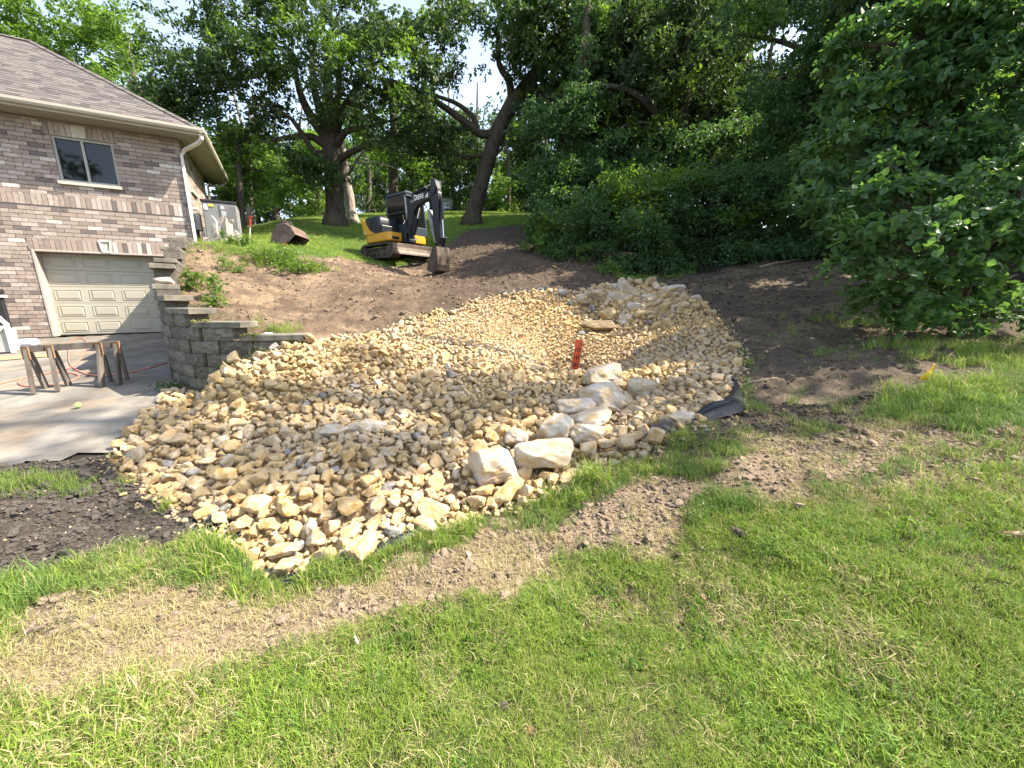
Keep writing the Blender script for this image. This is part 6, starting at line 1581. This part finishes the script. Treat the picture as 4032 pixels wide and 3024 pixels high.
# rotten log piece at the right edge
lp = P(4010, 2200, 1.85); lz = gz(lp.x, lp.y)
lg = empty('rotten_log', (lp.x, lp.y, lz), R(-35), 'broken rotten piece of log lying in the lawn at the right edge', 'log')
b = MB(); path, rr_ = smooth_path([(-.10, 0, .02), (-.03, .004, .026), (.06, 0, .03), (.16, .01, .03)], [.008, .026, .034, .030], 4); b.tube(path, rr_, 12); b.build('wood', simple('crumbly_wood', (.30, .13, .065), (.62, .48, .33), 14, .95, 1.0, .02), lg, True)
b = MB()
for k in range(14): a = random.uniform(0, 3.1); x_ = random.uniform(-.02, .15); b.box((x_, math.cos(a) * .03, .03 + math.sin(a) * .032), (.035, .016, .006), rot=(a, random.uniform(-.4, .4), random.uniform(-.5, .5)))
b.build('bark_flakes', simple('pale_flakes', (.58, .46, .32), (.75, .64, .48), 12, .95, .4), lg)
# landscape fabric
M_FAB = simple('black_landscape_fabric', (.006, .007, .010), (.016, .020, .028), 5, .5, .35, .01, spec=.4)
def fabric(lab, pxs, widths, lift=.02, name='landscape_fabric'):
    """ribbon along points (px,py,Y) with an outward fringe"""
    rs = np.random.RandomState(len(lab)); pts, _ = smooth_path([P(*a) for a in pxs], [0] * len(pxs), 8); V = []; Fc = []; nn = 7; n = len(pts)
    for i, p in enumerate(pts):
        d = (pts[min(i + 1, n - 1)] - pts[max(i - 1, 0)]).normalized(); o_ = Vector((d.y, -d.x, 0))
        wd = np.interp(i / (n - 1), np.linspace(0, 1, len(widths)), widths)
        for j in range(nn):
            a = j / (nn - 1); q_ = p + o_ * (wd * (a - .55) + .015 * math.sin(i * .9))
            z_ = gz(q_.x, q_.y) + .012 + lift * math.sin(a * 3.1) * (1 + .7 * math.sin(i * .55 + j)) + .006 * rs.normal(); V.append((q_.x, q_.y, z_))
    for i in range(n - 1):
        for j in range(nn - 1): k = i * nn + j; Fc.append((k, k + nn, k + nn + 1, k + 1))
    me = bpy.data.meshes.new(name); me.from_pydata(V, [], Fc); me.update(); [setattr(p, 'use_smooth', True) for p in me.polygons]
    o = link(name, me, None, M_FAB); s_ = o.modifiers.new('thick', 'SOLIDIFY'); s_.thickness = .002; s_.offset = 1; tag(o, lab, 'fabric', 'black fabric sticking out from under the rocks'); return o
fabric('black fabric edge under the front tip of the rock pile by the lawn', [(920, 2150, 2.24), (990, 2215, 2.10), (1080, 2245, 2.05), (1200, 2240, 2.06), (1340, 2200, 2.13), (1500, 2155, 2.25), (1640, 2115, 2.36)], [.04, .15, .17, .15, .17, .16, .03], .022)
fabric('small black fabric scrap at the left front edge of the rocks', [(800, 2030, 2.58), (850, 2060, 2.5), (900, 2085, 2.42), (945, 2110, 2.36)], [.02, .10, .12, .03], .014)
fabric('short black fabric scrap in the grass below the right boulders', [(2290, 1895, 2.86), (2340, 1880, 2.9), (2390, 1868, 2.92)], [.05, .10, .05], .025)
# raised flap on the right: tall triangular fold
V = []; Fc = []
rows = [((2560, 1688, 3.25), .01, .05), ((2680, 1680, 3.30), .03, .10), ((2790, 1688, 3.30), .10, .26), ((2870, 1672, 3.36), .17, .36), ((2945, 1650, 3.44), .12, .30), ((2935, 1570, 3.80), .09, .16), ((2905, 1500, 4.3), .06, .12), ((2885, 1440, 4.8), .02, .04)]
nn = 8
for i, (a, hh, wd) in enumerate(rows):
    p = P(*a); d = (P(*rows[min(i + 1, 7)][0]) - P(*rows[max(i - 1, 0)][0])).normalized(); o_ = Vector((d.y, -d.x, 0))
    for j in range(nn):
        t_ = j / (nn - 1); q_ = p - o_ * wd * t_; V.append((q_.x, q_.y, gz(q_.x, q_.y) + .01 + hh * math.sin(t_ * 2.6 + .15) + .006 * math.sin(j * 2.5 + i)))
for i in range(7):
    for j in range(nn - 1): k = i * nn + j; Fc.append((k, k + nn, k + nn + 1, k + 1))
me = bpy.data.meshes.new('landscape_fabric'); me.from_pydata(V, [], Fc); me.update(); [setattr(p, 'use_smooth', True) for p in me.polygons]
o = link('landscape_fabric', me, None, M_FAB); sb = o.modifiers.new('sub', 'SUBSURF'); sb.levels = sb.render_levels = 2; s_ = o.modifiers.new('thick', 'SOLIDIFY'); s_.thickness = .002
tag(o, 'folded black fabric flap at the right front corner of the rock pile', 'fabric', 'black fabric sticking out from under the rocks')
fabric('thin black fabric edge along the far dirt side of the rocks', [(1960, 1170, 8.6), (2030, 1160, 8.85), (2100, 1152, 9.05), (2160, 1147, 9.2)], [.05, .14, .14, .05], .03)

# air conditioner
ap = P(890, 958, 12.9); ap.z = float(Hs(ap.x, ap.y))
ac = empty('air_conditioner', ap, HANG + .0, 'tall grey outdoor air conditioner unit standing beside the brick house', 'air conditioner')
M_ACG = simple('ac_grey_panel', (.16, .16, .155), (.20, .20, .19), 3, .5, 0); M_ACC = simple('ac_louvre', (.30, .30, .28), (.36, .36, .34), 3, .45, 0)
aw, ah = .86, 1.02
b = MB(); b.box((0, 0, .07), (aw + .15, aw + .15, .14)); b.build('pad', simple('pad_concrete', (.36, .30, .24), (.46, .40, .32), 4, .9, .2), ac)
b = MB(); b.box((0, 0, .14 + ah / 2), (aw - .03, aw - .03, ah)); b.build('body', M_ACG, ac, bevel=.03)
b = MB(); b.box((0, 0, .14 + ah + .03), (aw + .02, aw + .02, .07)); b.build('top_cover', mat('ac_black_top', .5, (.018, .018, .02)), ac, bevel=.02)
lo = MB()
for k in range(17): lo.box((.02 + k * .025, -aw / 2 + .006, .14 + ah / 2), (.008, .03, ah - .08))
lo.build('grille', M_ACC, ac)
lo = MB()
for k in range(32): lo.box((aw / 2 - .006, -aw / 2 + .05 + k * .025, .14 + ah / 2), (.03, .008, ah - .08))
lo.build('grille', M_ACC, ac)
for (x_, z_, w_, h_, c) in ((-.33, .96, .09, .15, (.75, .75, .75)), (-.20, 1.02, .12, .07, (.75, .55, .05)), (.08, .98, .10, .10, (.75, .75, .75)), (.20, .97, .04, .12, (.55, .12, .10)), (.10, .82, .12, .13, (.72, .72, .74))):
    b = MB(); b.box((x_, -aw / 2 + .006, z_ + .05), (w_, .016, h_)); b.build('sticker', mat('sticker', .5, c), ac)
# netting heap, pipe and shovel in front of it
M_NET = mat('dusty_plastic_netting', .7, (.42, .37, .30)); t = NT(M_NET); out = t.t.nodes['Material Output']; tr = t.n('ShaderNodeBsdfTransparent'); mx = t.n('ShaderNodeMixShader')
f_ = t.noise(t.coord('Object'), 9, 4); t.l(t.ramp(f_, [(.3, (.12, .12, .12)), (.7, (.55, .55, .55))]), mx.inputs[0]); t.l(tr.outputs[0], mx.inputs[1]); t.l(t.b.outputs[0], mx.inputs[2]); t.l(mx.outputs[0], out.inputs[0])
def heap_sheet(name, apexes, base_pts, lab, cat, m):
    V = [Vector(a) for a in apexes] + [Vector(b_) for b_ in base_pts]; nb = len(base_pts); na_ = len(apexes); Fc = []
    for i in range(nb - 1): Fc.append((min(i * na_ // (nb - 1), na_ - 1), na_ + i, na_ + i + 1))
    for i in range(na_ - 1): Fc.append((i, na_ + int((i + 1) * (nb - 1) / na_), i + 1))
    me = bpy.data.meshes.new(name); me.from_pydata([tuple(v) for v in V], [], Fc); me.update(); o = link(name, me, None, m)
    s_ = o.modifiers.new('sub', 'SUBSURF'); s_.subdivision_type = 'SIMPLE'; s_.levels = s_.render_levels = 3
    tx = bpy.data.textures.new('net_noise', 'CLOUDS'); tx.noise_scale = .2; dm = o.modifiers.new('d', 'DISPLACE'); dm.texture = tx; dm.strength = .1; dm.texture_coords = 'GLOBAL'
    so = o.modifiers.new('t', 'SOLIDIFY'); so.thickness = .003
    return tag(o, lab, cat)
def gp(px, py, Y, dz=0): p = P(px, py, Y); return Vector((p.x, p.y, float(Hs(p.x, p.y)) + dz))
heap_sheet('plastic_netting', [P(835, 880, 12.2), P(885, 848, 12.3), P(920, 900, 12.2)], [gp(815, 930, 12.1), gp(850, 965, 11.8), gp(900, 975, 11.7), gp(950, 970, 11.8), gp(985, 950, 12)], 'crumpled heap of translucent garden netting leaning on the air conditioner', 'netting', M_NET)
b = MB(); pth, _ = smooth_path([P(832, 850, 12.1), P(850, 870, 12.0), P(853, 900, 11.9), P(838, 930, 11.9), P(815, 942, 11.9)], [0] * 5, 6); b.tube(pth, .018, 8); tag(b.build('drain_hose', mat('white_hose', .5, (.55, .55, .5)), None, True), 'white curved hose in front of the garden netting', 'hose')
shv = empty('shovel', gp(915, 945, 12.0), 0, 'wooden handled shovel leaning against the air conditioner', 'shovel'); o0 = Vector(shv.location); tp = P(912, 882, 12.25)
M_HND = simple('handle_wood', (.40, .32, .22), (.52, .42, .30), 6, .7, .1)
b = MB(); b.tube([(0, 0, .02), tp - o0], .017, 8); b.build('handle', M_HND, shv, True)
b = MB(); e = tp - o0; b.tube([e, e + Vector((-.06, 0, .07)), e + Vector((-.055, 0, .11)), e + Vector((.055, 0, .11)), e + Vector((.06, 0, .07)), e], .013, 6); b.build('grip', M_HND, shv, True)
b = MB(); b.box((0, -.01, -.06), (.22, .015, .28), taper=.9); b.build('scoop', M_MUD, shv, bevel=.004)
stk = empty('marking_stake', gp(980, 940, 12.8), 0, 'white and red marking stake in front of the maple trunk', 'stake'); e = P(986, 856, 12.8) - Vector(stk.location)
b = MB(); b.tube([(0, 0, 0), e * .62], .02, 8); b.build('white_shaft', mat('stake_white', .6, (.6, .55, .48)), stk)
b = MB(); b.tube([e * .62, e], .026, 8); b.box(tuple(e + Vector((0, 0, .02))), (.12, .04, .035)); b.build('red_top', mat('stake_red', .5, (.5, .04, .02)), stk)
# spare bucket on the grass
sbp = gp(1165, 1008, 12.2); spare = empty('spare_bucket', sbp, R(160), 'rusty spare excavator bucket tipped over on the grass', 'bucket'); spare.rotation_euler = (R(8), R(38), R(175))
b = MB(); pr = [(-.38, .02), (-.40, .30), (-.30, .52), (-.10, .62), (.15, .58), (.38, .40), (.44, .30)]
bucket(b, pr, -.30, .30, .03, side=pr + [(.05, .0)])
for k in range(5): b.box((.47, -.26 + k * .13, .27), (.12, .05, .03), rot=(0, .6, 0))
for s_ in (-.1, .1): b.prism([Vector((-.30, s_ - .012, .45)), Vector((-.05, s_ - .012, .62)), Vector((-.12, s_ - .012, .80)), Vector((-.30, s_ - .012, .72))], (0, .024, 0))
b.build('bucket_shell', simple('rusty_steel', (.075, .05, .036), (.22, .155, .11), 3, .75, .4, .02, metal=.2), spare, bevel=.006)
b = MB(); b.tube([(-.2, -.16, .70), (-.2, .16, .70)], .04, 12); b.build('pin', M_MUD, spare)
b = MB(); p0 = gp(1118, 1005, 11.85, .0); b.tube([p0, p0.lerp(P(1136, 928, 12.0), .55)], .012, 8, mi=0); b.tube([p0.lerp(P(1136, 928, 12.0), .55), P(1136, 928, 12.0)], .013, 8, mi=1)
tag(b.build('survey_stick', [mat('stick_orange', .5, (.75, .12, .03)), mat('stick_white', .5, (.7, .65, .6))], None), 'orange and white survey stick leaning against the spare bucket', 'stake')
# tote tank
tp = P(1757, 832, 35); tp.z = float(Hs(tp.x, tp.y)); tote = empty('tank_container', tp, .15, 'white caged plastic tank container standing far off on the upper lawn', 'tank')
b = MB(); b.box((0, 0, .62), (1.16, .98, .92)); b.build('tank', mat('white_plastic', .5, (.70, .72, .72)), tote, bevel=.08)
b = MB()
for k in range(6): b.tube([(-.59 + k * .236, -.51, .14), (-.59 + k * .236, -.51, 1.1)], .013, 5)
for k in range(4): b.tube([(-.60, -.51, .2 + k * .29), (.60, -.51, .2 + k * .29)], .013, 5); b.tube([(.60, -.51, .2 + k * .29), (.60, .5, .2 + k * .29)], .013, 5)
b.build('cage', mat('galvanised_bar', .4, (.30, .31, .32), metal=.6), tote)
b = MB(); b.box((0, 0, .07), (1.2, 1.0, .12)); b.build('pallet', M_WW, tote)
# rag on the wall
me = rock_mesh('rag', 77, 3, (1, 1, 1), .25, 7, mat('white_rag', .9, (.66, .66, .68)), 10); o = link('crumpled_rag', me); e = P(1045, 1285, 5.5); o.location = (e.x, e.y, gz(e.x, e.y) + .05); o.scale = (.085, .06, .05); tag(o, 'crumpled white rag on the dirt behind the end of the retaining wall', 'rag')
b = MB(); e0 = P(960, 1262, 5.5); e1 = P(1035, 1275, 5.55); b.tube([e0, e1], .010, 6); tag(b.build('rusty_rod', simple('rust', (.16, .07, .04), (.25, .12, .07), 8, .8, .1), None), 'rusty rod lying on the wall cap left of the white rag', 'rod')
# weeds on the slope
C_WEED = LC['big'][0]
def weed(px, py, Y, lab, r, h, n, kind='bright', sc=.38):
    n = int(n * 1.3)
    g = gp(px, py, Y); g.z = gz(g.x, g.y); root = empty('weed', g, 0, lab, 'weed', 'leafy weeds on the dirt slope'); b = MB()
    rs = np.random.RandomState(px)
    for k in range(5): b.tube([(0, 0, 0), (rs.uniform(-r, r) * .5, rs.uniform(-r, r) * .5, h * .6), (rs.uniform(-r, r), rs.uniform(-r, r), h)], .004, 4)
    b.build('stem', MB_GREY, root)
    A = np.stack([rs.uniform(-r, r, n), rs.uniform(-r, r, n), rs.uniform(.05, 1, n) * h], 1); o = scatter('leaves', A, rrot(n, .6), rs.uniform(.7, 1.2, n) * sc, rs.randint(0, 6, n), LC[kind][0], root); o['kind'] = 'stuff'
for a in ((770, 1120, 7.2, 'bushy weed growing beside the smooth stone on the wall', .16, .34, 16), (845, 1150, 6.9, 'upright leafy weed behind the second wall step', .09, .42, 12), (850, 1200, 6.3, 'low broad leafed weed just behind the wall caps', .12, .16, 8),
          (905, 1060, 9.5, 'tall thin weed in the dry grass near the netting', .2, .30, 14), (1080, 1010, 10.6, 'bright green weed patch left of the spare bucket', .45, .35, 44, 'bright', .5), (1190, 1040, 10.4, 'bright green weed patch below the spare bucket', .5, .25, 46, 'bright', .45),
          (950, 1000, 11.2, 'green clump in front of the netting heap', .35, .25, 26, 'bright', .45), (2390, 1050, 12.0, 'small bright weed at the edge of the ravine', .3, .25, 14, 'bright', .6), (640, 1490, 5.35, 'small grass weed at the foot of the curved wall', .07, .14, 5, 'shrub', .5)):
    weed(*a)
# long grass tufts at the wall end, near bush and slope
def clump(name, lab, pts, idxs, sc, tilt=.25):
    n = len(pts); A = np.array([(p[0], p[1], gz(p[0], p[1]) - .01) for p in pts]); o = scatter(name, A, rrot(n, tilt), np.random.uniform(.7, 1.2, n) * sc, np.random.choice(idxs, n), C_GR); return tag(o, lab, 'grass', kind='stuff')
rs = np.random.RandomState(2)
def around(px, py, Y, rx, ry, n): c = P(px, py, Y); return [(c.x + rs.normal() * rx, c.y + rs.normal() * ry) for _ in range(n)]
clump('long_grass', 'long green grass clumps by the wall end, the near bush and the slope', around(1130, 1310, 5.75, .22, .06, 14) + around(3850, 1420, 4.8, .5, .22, 70) + around(3980, 1480, 4.3, .5, .25, 60) + around(900, 1010, 10.4, .5, .3, 60) + around(1130, 1020, 10.8, .6, .3, 60) + around(3750, 1530, 3.4, .5, .15, 60) + around(3500, 1300, 6.2, .8, .2, 30), [18, 19, 20, 21], 1.1)
M_LFB = simple('dry_leaf_brown', (.16, .085, .04), (.32, .20, .10), 8, .8, 0); M_LFP = simple('pale_leaf_underside', (.40, .42, .34), (.50, .52, .44), 8, .8, 0)
LFM = [leaf_clump('fallen_leaf_shape', 300 + i, 1, .036, .024, .0, [M_LFB, M_LFP][i % 2], 1, 0) for i in range(4)]
C_LF = proto_collection('fallen', LFM)
n = 70; x = np.random.uniform(-4, 5, n); y = np.random.uniform(1.0, 6, n); k_ = (sdf(PILEP, x, y) < -.02) & (sdf(DRIVE, x, y) < 0); x, y = x[k_], y[k_]; n = len(x)
tag(scatter('fallen_leaves', np.stack([x, y, Hd(x, y) + .022], 1), rrot(n, .5), np.random.uniform(.5, 1.2, n), np.random.randint(0, 4, n), C_LF), 'a few fallen brown and pale leaves scattered over lawn and soil', 'leaves', kind='stuff')
C_CLV = proto_collection('clover', [leaf_clump('clover_shape', 320 + i, 24, .016, .014, .05, ML_BRI, 1, .1) for i in range(3)])
n = 2500; x = np.random.uniform(-3.5, 5, n); y = np.random.uniform(.7, 3.2, n); fl, up, rt, st, pl, wd = classes(x, y)
k_ = (fl + rt + st + pl < .2) & (fbm(x * 1.9, y * 1.9, 3, 400) > .16); x, y = x[k_], y[k_]; n = len(x)
tag(scatter('clover_patches', np.stack([x, y, Hd(x, y) + .022], 1), rrot(n, .3), np.random.uniform(.7, 1.4, n), np.random.randint(0, 3, n), C_CLV), 'small clover patches growing in the lawn', 'clover', kind='stuff')
# items left of the garage door
M_WP = simple('white_painted_steel', (.60, .60, .57), (.72, .72, .69), 5, .5, 0); M_BLU = simple('pale_blue_plastic', (.36, .42, .50), (.44, .50, .58), 3, .45, 0); M_GRN = simple('grey_green_paint', (.15, .20, .17), (.20, .25, .21), 4, .6, 0)
hM = Matrix.Translation((CORNER.x, CORNER.y, GZ)) @ Matrix.Rotation(HANG, 4, 'Z')
def dr(px, py): return dpt(px, py)
g0 = dr(72, 1362)
tub = empty('plastic_tub', g0, HANG, 'pale blue moulded plastic tub lying left of the garage door', 'plastic tub')
b = MB(); b.box((0, 0, .08), (.66, .36, .16), taper=.92); b.build('shell', M_BLU, tub, bevel=.05); b = MB(); b.tube([(0, -.12, .155), (0, -.12, .168)], .10, 18); b.build('recess', mat('recess_blue', .5, (.28, .33, .40)), tub)
g1 = dr(110, 1330); ef = empty('exercise_frame', g1, HANG, 'white tubular exercise frame with a green grey rail against the brick wall', 'exercise machine')
b = MB()
for (p0, p1) in (((-.35, 0, .03), (.55, 0, .05)), ((-.1, 0, .05), (.12, .05, .62)), ((.12, .05, .62), (.42, .05, .55)), ((.42, .05, .55), (.60, .05, .25)), ((.60, .05, .25), (.30, .05, .12)), ((.05, 0, .05), (.30, .0, .60)), ((.55, -.1, .04), (.55, .2, .04))): b.bar(p0, p1, .06, .05)
b.build('frame', M_WP, ef, bevel=.008)
b = MB(); b.bar((-.55, .05, .66), (.20, .05, .70), .10, .08); b.tube([(.25, -.02, .74), (.25, .12, .74)], .09, 14); b.build('rail', M_GRN, ef, bevel=.01)
g2 = dr(75, 1340); g2 = g2 + Vector((-.1, -.1, 0)); po = empty('black_post', g2, HANG, 'black padded post with a white collar standing left of the garage door', 'post')
b = MB(); b.box((0, 0, .55), (.16, .12, 1.1)); b.build('shaft', mat('black_pad', .7, (.012, .012, .014)), po, bevel=.02); b = MB(); b.box((0, 0, 1.12), (.24, .20, .06)); b.build('collar', M_WP, po); b = MB(); b.box((-.06, 0, 1.23), (.34, .16, .14)); b.build('head', mat('black_cap', .5, (.015, .015, .017)), po, bevel=.04)
g3 = dr(25, 1385); gf = empty('grey_cabinet', g3, HANG, 'grey plastic cabinet with a white slanted panel at the left edge', 'cabinet')
b = MB(); b.box((-.1, 0, .25), (.5, .4, .5)); b.build('body', simple('grey_plastic', (.33, .33, .31), (.42, .42, .39), 4, .6, 0), gf, bevel=.02); b = MB(); b.bar((.2, -.22, .0), (.2, -.22, .62), .07, .05); b.bar((.2, -.22, .60), (.0, -.22, .95), .06, .05); b.bar((-.3, -.22, .05), (.15, -.22, .55), .05, .04); b.build('frame', M_WP, gf); b = MB(); b.box((-.18, -.05, .85), (.30, .06, .75), rot=(.1, 0, 0)); b.build('panel', M_WP, gf, bevel=.02)
wb = empty('wooden_board', dr(95, 1410), HANG + .35, 'yellowish wooden boards lying on the driveway in front of the blue plastic tub', 'boards'); b = MB(); b.box((0, 0, .03), (.95, .10, .05)); b.build('board', simple('yellow_pine', (.46, .29, .12), (.58, .40, .20), 6, .8, .2, sc3=(.2, 1, 1)), wb, bevel=.004); b = MB(); b.box((-.55, .05, .03), (.09, .5, .05)); b.build('board', wb.children[0].data.materials[0], wb, bevel=.004)
# grey post of a further opening at the far left of the wall
b = MB(); b.box((-4.62, -.03, 1.2), (.13, .10, 2.5)); b.build('corner_post', simple('grey_aluminium_trim', (.33, .33, .31), (.40, .40, .38), 3, .5, 0), house)
